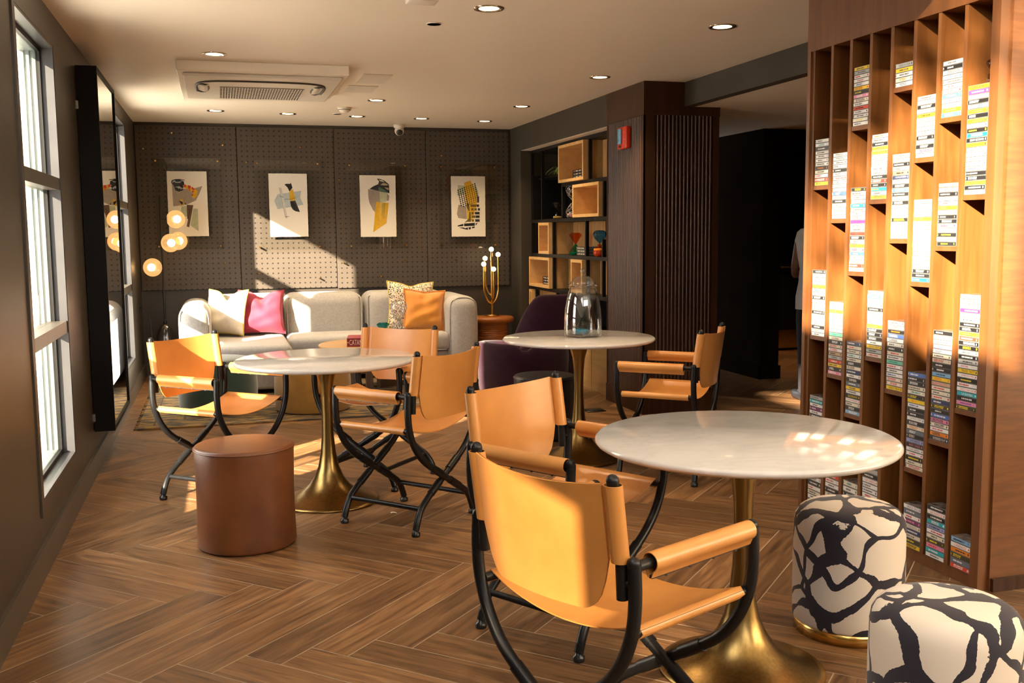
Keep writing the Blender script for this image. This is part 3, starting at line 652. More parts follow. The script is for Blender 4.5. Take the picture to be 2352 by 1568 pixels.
# ------------------------------------------------------------------ rug
rg = MB(); RX0, RX1, RY0, RY1 = -.60, 1.95, 7.42, 9.55
rg.box(RX0, RY0, .0005, RX1, RY1, .012)
rgo = rg.build('rug', 'rug_wool'); tag(rgo, 'worn brown and grey patterned rug under the lounge seating', 'rug')
bd = MB()
for k, w in ((.10, .012), (.30, .02), (.36, .008)):
    for a, b, c, d_ in ((RX0+k, RY0+k, RX1-k, RY0+k+w), (RX0+k, RY1-k-w, RX1-k, RY1-k), (RX0+k, RY0+k+w, RX0+k+w, RY1-k-w), (RX1-k-w, RY0+k+w, RX1-k, RY1-k-w)): bd.box(a, b, .012, c, d_, .0126)
pm('rug_dark', (.055, .05, .045), (.10, .07, .035), scale=20, rough=.95); bd.build('border', 'rug_dark', rgo)
fr = MB()
rr = random.Random(5)
for k in range(170):
    y = RY0+.01+(RY1-RY0-.02)*k/169; fr.tube([(RX0, y, .006), (RX0-.018-.012*rr.random(), y+.01*(rr.random()-.5), .004)], .0025, 4)
fo = fr.build('fringe', 'rug_wool', rgo); fo['kind'] = 'stuff'

# ------------------------------------------------------------------ sofa
def sofa():
    t = thing('sectional_sofa', 'pale linen modular sofa with rounded arms along the pegboard wall', 'sofa', (0, 0, 0))
    X0, X1, Y1 = -.36, 2.37, 10.22
    def soft(mb, *a, r=.07): return mb.rbox(*a, r, 4)
    # plinth parts
    MB().rbox(-.12, 8.72, .05, .565, 9.42, .27, .03).rbox(-.12, 9.36, .05, 2.10, 10.1, .25, .03).build('base', 'linen_grey', t)
    f = MB()
    for x, y in ((-.05, 8.8), (.5, 8.8), (-.3, 10.1), (2.3, 10.1), (2.28, 9.35), (1.0, 9.45), (-.28, 9.2)): f.lathe([(.02, .0135 if y < 9.56 else 0), (.025, .055)], 12, 0, (x, y, 0))
    f.build('feet', 'black_plastic', t)
    def seat(x0, x1, y0, y1, z1, nm):
        q = MB(); q.rbox(x0, y0, .25, x1, y1, z1, .055, 4); o = q.build(nm, 'linen', t)
        # crown the top a little
        for v in o.data.vertices:
            u = (v.co.x-x0)/(x1-x0)*2-1; w = (v.co.y-y0)/(y1-y0)*2-1
            if v.co.z > .35: v.co.z += .018*(1-u*u)*(1-w*w)
        MB().tube(smooth_path([(x0+.05, y0+.004, .262), (x1-.05, y0+.004, .262)], 2), .006, 6).build('piping', 'linen_grey', o)
        return o
    seat(-.115, .575, 8.68, 9.80, .43, 'seat'); seat(.585, 1.335, 9.30, 9.82, .43, 'seat'); seat(1.345, 2.10, 9.30, 9.82, .425, 'seat')
    def back(x0, x1):
        q = MB(); q.rbox(x0, 9.78, .22, x1, Y1, .80, .11, 6); o = q.build('back_cushion', 'linen', t)
        p = MB(); p.tube(smooth_path([(x0+.03, 9.80, .38), (x0+.03, 9.80, .70), (x0+.08, 9.83, .765), ((x0+x1)/2, 9.835, .775), (x1-.08, 9.83, .765), (x1-.03, 9.80, .70), (x1-.03, 9.80, .38)], 6), .006, 6); p.build('piping', 'linen_grey', o)
    back(-.10, .575); back(.58, 1.345); back(1.35, 2.16)
    for x0, x1, y0 in ((X0, -.09, 9.02), (2.075, X1, 9.26)):
        q = MB(); q.rbox(x0, y0, .04, x1, Y1, .765, .115, 6); o = q.build('arm', 'linen', t)
        p = MB(); c = (x0+x1)/2; hw_ = (x1-x0)/2-.018
        p.tube(smooth_path([(c-hw_, y0+.05, .10), (c-hw_, y0+.05, .64), (c-hw_*.6, y0+.05, .735), (c, y0+.05, .752), (c+hw_*.6, y0+.05, .735), (c+hw_, y0+.05, .64), (c+hw_, y0+.05, .10)], 6), .005, 6); p.build('piping', 'linen_grey', o)
sofa()

def cushion(name, label, loc, size, mat, rot, thick=.085, dent=0.0, piping=None, fringe=False, seed=1):
    """square pillow standing on its edge: local x across, z up, y thickness"""
    t = thing(name, label, 'cushion', loc, rot[2], 'sofa cushions'); t.rotation_euler = rot
    a = size/2; n = 26; rd = random.Random(seed); ph = [rd.random()*6 for _ in range(6)]
    def shape(s_, q):
        k = 1-.10*(1-s_*s_); kk = 1-.10*(1-q*q)
        x = s_*a*kk; z = q*a*k
        if dent: z -= dent*a*math.exp(-(s_/.30)**2)*max(0, (q+1)/2)**2.2
        return x, z
    def side(sg):
        def fn(u, v):
            s_, q = 2*u-1, 2*v-1; x, z = shape(s_, q)
            h = thick*((1-s_**4)*(1-q**4))**.62
            w = .006*math.sin(5*s_+ph[0]+3*q)+.005*math.sin(9*q+ph[1]-4*s_)
            if dent: h *= 1-.55*math.exp(-((s_)/.22)**2)*max(0, q)
            return (x, sg*(h + w*(1-s_**4)*(1-q**4)), z + a)
        return fn
    b = MB(); b.grid(side(-1), n, n); b.grid(lambda u, v: side(1)(1-u, v), n, n)
    bo = b.build('cover', mat, t)
    edge = [shape(-1+2*k/20, 1) for k in range(21)] + [shape(1, 1-2*k/20) for k in range(1, 21)] + [shape(1-2*k/20, -1) for k in range(1, 21)] + [shape(-1, -1+2*k/20) for k in range(1, 21)]
    if piping: MB().tube([(x, 0, z+a) for x, z in edge], .0055, 6).build('piping', piping, t)
    if fringe:
        fm = MB()
        for i in range(len(edge)-1):
            (x0, z0), (x1, z1) = edge[i], edge[i+1]
            for k in range(4):
                x, z = x0+(x1-x0)*k/4, z0+(z1-z0)*k/4; L_ = math.hypot(x, z)+1e-6
                fm.tube([(x, 0, z+a), (x+x/L_*.018, .006*(rd.random()-.5), z+a+z/L_*.018)], .0035, 4)
        fo = fm.build('fringe', mat, t); fo['kind'] = 'stuff'
    return t
cushion('sofa_cushion', 'cream cushion with mustard piping leaning on the left sofa arm', (.015, 9.61, .445), .43, 'cotton_cream', (-.25, 0, -.62), .085, .42, 'piping_yellow', seed=2)
cushion('sofa_cushion', 'raspberry pink velvet cushion next to the cream one', (.365, 9.61, .445), .42, 'velvet_pink', (-.30, .03, .05), .085, .30, 'velvet_pink', seed=3)
cushion('sofa_cushion', 'spotted black-and-cream cushion behind the orange one', (1.78, 9.665, .437), .47, 'spotted_fabric', (-.22, .05, .05), .08, .12, 'piping_yellow', seed=4)
cushion('sofa_cushion', 'burnt orange velvet cushion with fringed edges on the sofa', (1.87, 9.49, .442), .385, 'velvet_orange', (-.26, .07, -.08), .075, .05, None, True, seed=5)

# ------------------------------------------------------------------ lounge chairs in aubergine velvet
def tub(label, loc, rotz, ro, top, seat_h, seatmat, legs=True):
    t = thing('tub_chair', label, 'armchair', loc, rotz, 'aubergine velvet lounge chairs')
    # shell: open towards +y, tallest at -y
    A0, A1 = PI*.75, PI*2.25; th = .085
    n = 40
    ring = 10
    def fn(u, v):
        a = A0+(A1-A0)*u; zt = top(u); zb = .13; c = PI*2*v
        end = max(0, 1-min(u, 1-u)/.03); r = ro-th/2
        rw, rh = th/2*(1-.5*end*end), (zt-zb)/2
        cz = (zt+zb)/2; ex = lambda q: math.copysign(abs(q)**.55, q)
        rr_ = r + rw*ex(math.cos(c)) + .05*((cz+rh*ex(math.sin(c)))-zb)*1.0
        return (rr_*math.cos(a), rr_*math.sin(a), cz + rh*ex(math.sin(c)))
    s = MB(); s.grid(fn, n, 24)
    for u in (0, 1): s.poly([fn(u, k/24) for k in range(24)])
    s.build('shell', 'velvet_purple', t)
    MB().lathe([(ro-.10, .16), (ro-.07, .18), (ro-.065, seat_h-.05), (ro-.085, seat_h-.012), (ro-.13, seat_h), (1e-6, seat_h+.012)], 40, 0, (0, .02, 0)).build('seat_cushion', seatmat, t)
    for x, y in ((-.2, -.2), (.2, -.2), (-.2, .2), (.2, .2)):
        MB().tube([(x, y, .17), (x*1.15, y*1.15, .0)], [.014, .009], 10).build('leg', 'black_plastic', t)
    return t
tub('low aubergine velvet tub chair between the sofa end and the bell jar table', (2.215, 7.33, 0), -1.0, .34, lambda u: .50+.045*math.sin(PI*u)-.05*math.exp(-((u-.66)/.03)**2), .38, 'velvet_plum')
tub('high-backed aubergine velvet lounge chair in front of the bookcase', (2.60, 8.05, 0), .35, .335, lambda u: .36+.50*(lambda t: t*t*(3-2*t))(min(1, max(0, (min(u, 1-u)-.10)/.26))), .40, 'velvet_purple')

# ------------------------------------------------------------------ coffee table and what stands on it
ct = thing('coffee_table', 'low round wooden coffee table on the rug in front of the sofa', 'table', (1.22, 8.72, .0135))
MB().lathe([(.40, .372), (.425, .378), (.425, .396), (.415, .402), (1e-6, .402)], 48).build('tabletop', 'table_wood', ct)
for a in (.4, 2.5, 4.6):
    M_ = Matrix.Rotation(a, 4, 'Z'); MB().box(.10, -.03, 0, .34, .03, .372, 0, M_).build('leg_panel', 'dark_wood', ct)
CTZ = .416
gb = thing('game_box', 'red board game box lettered in white on the coffee table', 'box', (1.178, 8.60, CTZ), -.17)
MB().box(-.145, -.145, 0, .145, .145, .072).build('box_body', 'game_box', gb)
tx = MB(); put_text(tx, 'CATAN', .046, .105, lambda u, v: (u-.072, -.1462, .037+v), 0)
tx.build('lettering', flat('letter_white', (.8, .74, .6)), gb, label='white lettering')
MB().lathe([(.0, 0), (.006, .0), (.006, .0012), (1e-6, .0012)], 16, 0, (0, 0, 0), M=Matrix.Translation((-.135, -.1455, .036)) @ Matrix.Rotation(PI/2, 4, 'X')).build('emblem', flat('sun_yellow', (.8, .42, .05)), gb)

def hourglass(label, loc, h, r, style, top_glass, bot_glass, sand=None, sand_h=.35, rotz=0, group='glass hourglasses'):
    t = thing('hourglass', label, 'hourglass', loc, rotz, group)
    hh = h/2; nk = r*.10; seg = 6 if style == 'facet' else 28; sm = style != 'facet'
    def bulb(sg):
        if style == 'facet': pr = [(r*.62, 0), (r, h*.10), (nk, hh)]
        elif style == 'cone': pr = [(r*.8, 0), (r, h*.02), (r*.98, h*.06), (nk, hh)]
        else: pr = [(r*.30, 0), (r*.62, h*.012), (r*.9, h*.06), (r, h*.14), (r*.95, h*.22), (r*.72, h*.33), (r*.36, h*.43), (nk*1.2, h*.485), (nk, hh)]
        return [(a, b) for a, b in pr] if sg > 0 else [(a, h-b) for a, b in reversed(pr)]
    rp = (lambda a, z: 1+.02*math.sin(9*a+z*60)) if style == 'lattice' else None
    MB().lathe(bulb(1), seg, 0, (0,0,0), sm, ripple=rp).build('lower_bulb', bot_glass, t)
    MB().lathe(bulb(-1), seg, 0, (0,0,0), sm, ripple=rp).build('upper_bulb', top_glass, t)
    if style == 'lattice':
        w = MB()
        for sg in (1, -1):
            P = bulb(sg)
            for k in range(8):
                for dr in (1, -1):
                    pts = []
                    for i, (a, b) in enumerate(P):
                        an = 2*PI*k/8+dr*b/h*5; pts.append((a*1.005*math.cos(an), a*1.005*math.sin(an), b))
                    w.tube(smooth_path(pts, 3), r*.034, 5, caps=False)
        w.build('cut_lattice', 'cut_glass', t)
    if sand:
        pr = bulb(1); z1 = hh*sand_h; q = [(1e-6, h*.012)]
        for i in range(len(pr)-1):
            if pr[i][1] < z1: q.append((pr[i][0]*.94, max(pr[i][1], h*.012)))
        q.append((q[-1][0]*.98, z1)); q.append((1e-6, z1*1.12))
        MB().lathe(q, seg, 0, (0,0,0), sm).build('sand', sand, t)
    return t
glass('lattice_glass', (.80, .78, .76), ior=1.9, rough=.08, refl=1.6)
hourglass('clear lattice-cut hourglass standing on the coffee table before the cushions', (1.50, 8.74, CTZ), .36, .072, 'lattice', 'clear_glass', 'clear_glass')
hourglass('small faceted teal hourglass on the coffee table', (1.365, 8.78, CTZ), .17, .058, 'facet', 'teal_glass', 'teal_glass', 'sand_teal', .5)

# ------------------------------------------------------------------ bell jar on the third table
JX, JY = 2.075, 5.62
bj = thing('bell_jar', 'clear glass bell jar with lidded top on the round table', 'jar', (JX, JY, TH+.0005))
MB().lathe([(1e-6, .003), (.100, .003), (.108, .006), (.112, .014), (.113, .05), (.112, .11), (.107, .17), (.098, .225), (.086, .268), (.076, .29), (.073, .298)], 56).lathe([(1e-6, .014), (.098, .014), (.104, .02), (.109, .05), (.108, .11), (.103, .17), (.094, .225), (.082, .268), (.072, .29)], 56).build('jar', 'clear_glass', bj)
lid = MB().lathe([(.072, .300), (.090, .302), (.092, .308), (.080, .314), (.068, .330), (.056, .348), (.036, .360), (.016, .366), (.010, .372), (.013, .378)], 48).lathe([(.066, .306), (.064, .326), (.052, .344), (.032, .355), (1e-6, .36)], 48).build('lid', 'clear_glass', bj)
MB().ball((0, 0, .392), .0175, 20).build('knob', 'lattice_glass', lid)
hourglass('cone hourglass with teal base inside the glass bell jar', (JX-.008, JY, TH+.0165), .197, .042, 'cone', 'clear_glass', 'teal_glass', 'sand_blue', .30)

# ------------------------------------------------------------------ side table with brass lamp
sd = thing('side_table', 'round ribbed wooden side table at the right end of the sofa', 'table', (2.70, 10.02, 0))
pm('spool_wood', (.34, .115, .025), (.24, .075, .016), scale=5, stretch=(1, 1, 14), rough=.4, detail=5)
MB().lathe([(.20, .445), (.215, .455), (.222, .475), (.22, .49), (.205, .502), (1e-6, .503)], 48).build('tabletop', 'spool_wood', sd)
prof = [(.15, .0), (.155, .01)]
for k in range(22): prof += [(.150, .02+.0185*k), (.158, .026+.0185*k), (.158, .032+.0185*k), (.150, .0375+.0185*k)]
prof += [(.15, .43), (.18, .445)]
MB().lathe(prof, 48).build('drum', 'spool_wood', sd)
lp = thing('table_lamp', 'brass cactus-shaped lamp with five globe bulbs on the side table', 'lamp', (2.70, 10.03, .5035))
MB().lathe([(.07, 0), (.073, .004), (.073, .016), (.065, .02), (1e-6, .021)], 32).build('base', 'brass_bright', lp)
stem = MB(); stem.tube([(0, 0, .02), (0, 0, .655)], .0125, 12); stem.build('stem', 'brass_bright', lp)
def arm_(x, y, z0, z1):
    p = smooth_path([(0, 0, z0), (x*.55, y*.55, z0+.035), (x*.92, y*.92, z0+.11), (x, y, z0+.20), (x, y, z1)], 5); MB().tube(p, .011, 10).build('arm', 'brass_bright', lp)
BUL = [(0, .0, .69), (.074, .01, .635), (-.062, .02, .597), (-.088, -.02, .540), (.004, -.065, .488)]
arm_(.074, .01, .13, .60); arm_(-.062, .02, .21, .562); arm_(-.088, -.02, .13, .505); arm_(.004, -.065, .17, .452); arm_(.040, .03, .23, .42)
for x, y, z in BUL:
    b = MB().ball((x, y, z), .0245, 18).build('bulb', 'small_bulb', lp)
    MB().tube([(x, y, z-.036), (x, y, z-.02)], .011, 10).build('socket', 'brass_bright', b)

# ------------------------------------------------------------------ floor lamp with opal globes
fl = thing('floor_lamp', 'slim black floor lamp with four glowing opal globes in the left corner', 'lamp', (-.505, 9.85, 0))
MB().lathe([(.088, 0), (.09, .01), (.09, .33), (.084, .42), (.068, .49), (.045, .53), (.02, .55), (1e-6, .552)], 40).build('base', 'smoke_glass', fl)
MB().tube([(0, 0, .55), (0, 0, 1.715)], .0085, 12).lathe([(.02, .55), (.016, .575), (.0085, .58)], 16).build('pole', 'black_metal', fl)
for x, y, z, yo in ((.135, 0, 1.515, 0), (.085, -.12, 1.298, 0), (.145, .06, 1.315, 0), (-.085, -.03, 1.075, 0)):
    v = Vector((x, y, 0)); L_ = v.length; d_ = v/L_
    g = MB().ball((x, y, z), .084, 28).build('globe', 'opal_glass', fl, label='glowing opal glass globe')
    MB().ball((x+d_.x*.012, y+d_.y*.012, z), .036, 16).build('bulb', 'bulb', g)
    M_ = Matrix.Translation((x-d_.x*.078, y-d_.y*.078, z)) @ d_.to_track_quat('Z', 'Y').to_matrix().to_4x4()
    MB().lathe([(1e-6, -.012), (.02, -.012), (.034, .0), (.032, .012)], 20, 0, M=M_).tube([(0, 0, z), (d_.x*(L_-.08), d_.y*(L_-.08), z)], .005, 8).build('bracket', 'black_metal', fl)
# wall socket with cable
so = thing('wall_socket', 'black wall socket low on the window wall by the floor lamp', 'socket', (XL, 9.79, .68))
MB().rbox(0, -.035, -.06, .008, .035, .06, .003, 2).build('plate', 'black_plastic', so)
MB().tube(smooth_path([(.012, 0, .02), (.05, -.01, .03), (.10, 0, -.08), (.11, .02, -.3), (.12, .02, -.55), (.14, .04, -.665), (.16, .06, -.672)], 5), .004, 6).build('cable', 'cord', so)

# ------------------------------------------------------------------ pegboard panels, pegs, framed prints
PB_Y = YB - .024
PAN = [(-.726, .205), (.210, 1.148), (1.153, 2.088), (2.093, 2.975)]
ordn = ['leftmost', 'second', 'third', 'rightmost']
for i, (a, b) in enumerate(PAN):
    z0 = .835 - .010*i
    o = MB().rbox(0, 0, 0, b-a, .022, 2.415-z0, .003, 1, smooth=False).build('pegboard_panel', 'pegboard', None, (a, PB_Y, z0))
    tag(o, ['perforated taupe pegboard panel next to the window wall', 'perforated pegboard panel behind the sail-shaped print in black and yellow', 'perforated pegboard panel under the ceiling camera', 'perforated pegboard panel behind the brass cactus lamp'][i], 'panel', 'pegboard panels')
PEGS = [(-.387,2.339),(-.65,2.187),(.076,2.23),(.122,1.721),(.057,1.094),(.292,2.069),(.814,2.22),(1.061,1.555),(.379,.989),(.968,.924),(1.214,1.074),(1.188,1.904),(2.014,1.69),(1.851,1.086),(1.589,.929),(2.239,2.155),(2.702,2.255),(2.901,1.84),(2.182,1.542),(2.384,1.082)]
cnt = {}
rankw = ['highest', 'second highest', 'third highest', 'fourth highest', 'fifth highest', 'sixth highest']
peg_mesh = None
for x, z in sorted(PEGS, key=lambda q: -q[1]):
    pi = max(i for i in range(4) if x >= PAN[i][0]); cnt[pi] = cnt.get(pi, 0)+1
    lb = f'brass peg, {rankw[cnt[pi]-1]} of those on the {ordn[pi]} pegboard panel'
    if peg_mesh is None:
        peg_mesh = MB().tube([(0, 0, 0), (0, -.058, 0)], .0075, 12).build('peg', 'brass_bright'); o = peg_mesh
    else: o = peg_mesh.copy(); COL.objects.link(o)
    o.location = (x, PB_Y+.004, z); tag(o, lb, 'peg', 'brass pegs in the pegboard')

def framed(label, ac, pr, crop, shapes):
    """ac, pr: (x0,x1,z0,z1) of acrylic and paper; crop: pixel box of the paper used for the drawing coordinates"""
    t = thing('acrylic_frame', label, 'picture', ((ac[0]+ac[1])/2, PB_Y-.05, (ac[2]+ac[3])/2), 0, 'prints in clear acrylic frames')
    cx, cz = (ac[0]+ac[1])/2, (ac[2]+ac[3])/2
    MB().box(ac[0]-cx, -.008, ac[2]-cz, ac[1]-cx, -.004, ac[3]-cz).build('front_sheet', 'acrylic', t)
    MB().box(ac[0]-cx, .002, ac[2]-cz, ac[1]-cx, .006, ac[3]-cz).build('back_sheet', 'acrylic', t)
    for sx in (0, 1):
        for sz in (0, 1):
            x = (ac[1]-cx-.028) if sx else (ac[0]-cx+.028); z = (ac[3]-cz-.03) if sz else (ac[2]-cz+.03)
            MB().tube([(x, .05, z), (x, -.012, z)], .009, 14).build('standoff', 'brass_bright', t)
    # paper with deckled edge
    rd = random.Random(int(pr[0]*1000)); pts = []
    w, h = pr[1]-pr[0], pr[3]-pr[2]
    for (ax, az), (bx, bz) in (((0,0),(1,0)), ((1,0),(1,1)), ((1,1),(0,1)), ((0,1),(0,0))):
        for k in range(24):
            u = k/24; pts.append((pr[0]-cx+(ax+(bx-ax)*u)*w+(rd.random()-.5)*.0022, pr[2]-cz+(az+(bz-az)*u)*h+(rd.random()-.5)*.0022))
    mats = ['paper']; pm_ = MB(); n = len(pts)
    pm_.add([(x, -.0022, z) for x, z in pts]+[(x, .0008, z) for x, z in pts], [tuple(range(n)), tuple(reversed(range(n, 2*n)))]+[(i, (i+1) % n, n+(i+1) % n, n+i) for i in range(n)])
    k = 0
    for col, poly in shapes:
        nm = 'ink_' + ''.join('%02d' % int(c*99) for c in col); flat(nm, col, .75)
        if nm not in mats: mats.append(nm)
        k += 1
        P = [(pr[0]-cx+(px-crop[0])/(crop[2]-crop[0])*w, -.0023-.00003*k, pr[3]-cz-(py-crop[1])/(crop[3]-crop[1])*h) for px, py in poly]
        pm_.poly(P, mats.index(nm))
    pm_.build('print', mats, t)
INK, GRY, RED, YEL, SAGE, BRN, PALE, BLU = (.012,.012,.016), (.36,.30,.25), (.60,.045,.012), (.72,.42,.015), (.48,.52,.36), (.14,.085,.055), (.62,.60,.55), (.48,.54,.55)
framed('acrylic framed print of a black hood and red scarf shape behind the floor lamp globes', (-.575, .05, 1.23, 2.105), (-.450, -.084, 1.357, 1.978), (95, -5, 1010, 1440), [
    (GRY, [(205,260),(215,770),(450,745),(560,720),(740,640),(830,480),(905,318),(720,370),(480,380)]),
    (INK, [(190,250),(205,195),(280,170),(380,165),(500,185),(500,200),(395,185),(480,220),(490,290),(450,310),(480,350),(430,370),(465,410),(360,445),(280,420),(245,310)]),
    ((.40,.42,.50), [(225,215),(270,190),(310,235),(440,215),(400,245),(300,250),(260,225),(215,260)]), ((.40,.42,.50), [(262,345),(330,330),(380,325),(440,375),(405,400),(390,365),(360,385),(330,355)]),
    (YEL, [(470,345),(530,295),(700,360),(790,420),(780,540),(700,590),(650,575),(680,470),(600,420)]),
    (RED, [(455,320),(490,287),(530,295),(515,360)]), (RED, [(572,300),(640,315),(625,385),(568,375)]), (RED, [(660,330),(725,385),(710,415),(655,390)]), (RED, [(560,390),(620,395),(630,435)]), (RED, [(665,420),(710,435),(690,465),(660,460)]), (RED, [(650,505),(680,500),(685,525),(655,548)]),
    (YEL, [(380,620),(440,610),(445,720),(390,765),(345,750),(400,700)]), (INK, [(345,645),(435,670),(435,720),(410,740),(385,700)]), (INK, [(470,670),(520,720),(505,745)]),
    (SAGE, [(400,765),(520,760),(525,1000),(380,1000)]), (SAGE, [(670,820),(775,825),(775,1330),(590,1200)]),
    (BRN, [(525,735),(675,745),(560,1240),(500,1220),(540,1060),(520,1050)]), (INK, [(610,810),(545,1050),(535,1050),(600,820)])])
framed('acrylic framed print of a slim black and yellow sail shape', (.366, 1.005, 1.212, 2.09), (.4985, .869, 1.343, 1.9635), (110, 90, 985, 1500), [
    (BLU, [(225,690),(310,545),(565,515),(850,470),(820,620),(890,785),(590,835),(290,885)]), (PALE, [(340,400),(400,410),(515,1090),(470,1085)]),
    (GRY, [(340,400),(348,400),(470,1060),(460,1060)]), (INK, [(465,330),(520,315),(600,318),(618,288),(650,405),(580,490),(535,400)]),
    (YEL, [(575,485),(655,430),(690,570),(705,690),(585,695),(568,600)]), (INK, [(585,705),(705,690),(805,948),(700,930),(640,890),(600,820)]),
    (INK, [(345,570),(360,600),(450,620),(445,612),(372,596)]), (INK, [(455,655),(600,660),(690,630),(740,612),(690,638),(600,668),(455,662)]), (BRN, [(455,1060),(480,1045),(580,1042),(480,1062)])])
framed('acrylic framed print of a dark cap over a yellow ribbon', (1.263, 1.885, 1.213, 2.08), (1.392, 1.757, 1.333, 1.952), (92, 82, 940, 1505), [
    (GRY, [(285,400),(530,430),(735,490),(790,555),(770,665),(640,680),(480,800),(440,930),(390,880),(310,710),(292,600)]),
    (SAGE, [(560,460),(735,490),(720,690),(560,700)]), (YEL, [(478,690),(770,720),(705,1190),(385,1400),(440,920)]), ((.40,.30,.02), [(600,705),(690,715),(640,1100),(600,1000)]),
    (INK, [(320,395),(420,330),(530,285),(548,220),(500,155),(590,165),(690,210),(785,290),(792,495)]), ((.08,.17,.11), [(535,350),(600,370),(760,475),(530,430)]),
    ((.50,.40,.24), [(580,300),(640,262),(700,262),(780,308),(680,318)]), ((.55,.46,.32), [(545,180),(620,185),(690,245),(570,215)]), ((.50,.40,.24), [(670,355),(780,370),(775,425),(720,400)])])
dots = []
for r_ in range(11):
    for c_ in range(9):
        px, py = 245+c_*49.5+r_*8.5, 405-c_*18.5+r_*44
        if py > 800-c_*14 or px < 225 or px > 735: continue
        col = INK if c_ < 4 or c_ > 7 else (.22,.13,.01)
        dots.append((col, [(px+18*math.cos(2*PI*k/10), py+18*math.sin(2*PI*k/10)) for k in range(10)]))
bricks = []
for py, row in ((735, [(530,675),(680,735)]), (822, [(545,605),(622,680),(705,755)]), (910, [(550,605),(632,745)]), (992, [(555,645),(650,745)]), (1082, [(560,608),(640,745)])):
    for a, b in row: bricks.append((INK if b > 690 else (.16,.10,.01), [(a,py),(b,py),(b,py+58),(a,py+58)]))
framed('acrylic framed print of a dotted and checkered boot shape in yellow and black', (2.205, 2.83, 1.206, 2.073), (2.336, 2.7, 1.326, 1.9495), (80, 80, 885, 1485), [
    (SAGE, [(245,285),(390,300),(400,500),(220,530)]), (SAGE, [(640,260),(720,420),(740,600),(600,560)]), (GRY, [(250,740),(430,790),(445,1080),(240,1050),(208,950)]),
    (YEL, [(390,235),(540,180),(680,480),(690,730),(560,1130),(450,1080),(440,780),(400,500)]), ((.10,.08,.008), [(445,715),(500,715),(515,890),(490,890),(440,800)]), ((.12,.09,.008), [(500,910),(535,910),(540,1140),(450,1140),(380,1165),(490,1060)]),
    (INK, [(715,550),(740,545),(735,695),(695,695),(690,600)]), (INK, [(220,1225),(355,1185),(355,1240),(225,1248)]), (INK, [(375,1180),(630,1165),(630,1235),(375,1242)]), (INK, [(645,1180),(700,1165),(655,1228)]), (INK, [(250,1272),(370,1272),(395,1290),(465,1270),(465,1328),(380,1312)]), (INK, [(480,1268),(535,1262),(535,1312),(485,1322)]), (INK, [(560,1262),(620,1245),(630,1280),(565,1298)])] + dots + bricks)

# ------------------------------------------------------------------ mirror cabinet on the window wall
mr_ = thing('wall_mirror', 'tall deep black framed mirror hung between the two windows', 'mirror', (XL, 6.18, .238))
ML, MHt, MD = 1.02, 2.078, .115
m = MB(); t_ = .022
m.box(.004, 0, 0, MD, t_, MHt); m.box(.004, ML-t_, 0, MD, ML, MHt); m.box(.004, t_, 0, MD, ML-t_, t_); m.box(.004, t_, MHt-t_, MD, ML-t_, MHt); m.box(.004, t_, t_, .012, ML-t_, MHt-t_)
m.build('frame', 'matte_black', mr_)
MB().box(.012, t_, t_, MD-.008, ML-t_, MHt-t_).build('mirror_glass', 'mirror', mr_)
hb = MB()
for z in (.06, MHt-.24): hb.box(0, -.008, z, .012, 0, z+.045)
hb.build('bracket', 'chrome', mr_)

# ------------------------------------------------------------------ ceiling fittings
CANS = [((.021,6.414), 'recessed downlight right above the near corner of the air conditioner'), ((1.302,4.83), 'recessed downlight at the top centre of the view, nearest the viewer'), ((2.623,4.957), 'recessed downlight close to the dark beam and cassette shelf'),
        ((2.622,6.748), 'recessed downlight in front of the fluted pillar'), ((1.282,8.30), 'recessed downlight just beyond the access panels by the smoke detector'), ((2.556,8.435), 'recessed downlight before the soffit of the bookcase'),
        ((.022,9.28), 'recessed downlight over the floor lamp corner'), ((.645,9.38), 'recessed downlight above the second print'), ((1.276,9.46), 'recessed downlight between smoke detector and ceiling camera'), ((1.892,9.517), 'recessed downlight just right of the ceiling camera'), ((2.536,9.616), 'recessed downlight above the brass cactus lamp')]
can0 = None
for (x, y), lb in CANS:
    if can0 is None:
        can0 = thing('downlight', lb, 'light', (x, y, H), 0, 'recessed ceiling downlights')
        MB().lathe([(.054, 0), (.056, -.004), (.072, -.005), (.075, -.001), (.075, 0)], 40).build('trim_ring', 'chrome', can0)
        MB().lathe([(.054, -.002), (.040, -.0012)], 40).build('reflector', 'can_reflector', can0)
        MB().lathe([(.050, -.0022), (1e-6, -.0022)], 32).build('lamp', 'can_glow', can0)
        for ob in can0.children:
            if ob.name.startswith('lamp'):
                ob.data.flip_normals()
    else: dup(can0, (x, y, H), 0, lb)
    l = bpy.data.lights.new('downlight_beam', 'SPOT'); l.energy = 60; l.color = (1.0, .72, .42); l.spot_size = math.radians(105); l.spot_blend = .7; l.shadow_soft_size = .05
    lo = bpy.data.objects.new('downlight_beam', l); COL.objects.link(lo); lo.location = (x, y, H-.012)
# hall light (over the far door)
hl = thing('downlight', 'recessed downlight in the passage before the far door', 'light', (5.7, 9.2, 2.27)); hl['group'] = 'recessed ceiling downlights'
MB().lathe([(.054, 0), (.056, -.004), (.072, -.005), (.075, 0)], 32).build('trim_ring', 'chrome', hl); MB().lathe([(.05, -.002), (1e-6, -.002)], 24).build('lamp', 'can_glow', hl)
l = bpy.data.lights.new('downlight_beam', 'SPOT'); l.energy = 70; l.color = (1.0, .62, .30); l.spot_size = math.radians(80); l.spot_blend = .6; l.shadow_soft_size = .05
lo = bpy.data.objects.new('downlight_beam', l); COL.objects.link(lo); lo.location = (5.7, 9.2, 2.255)

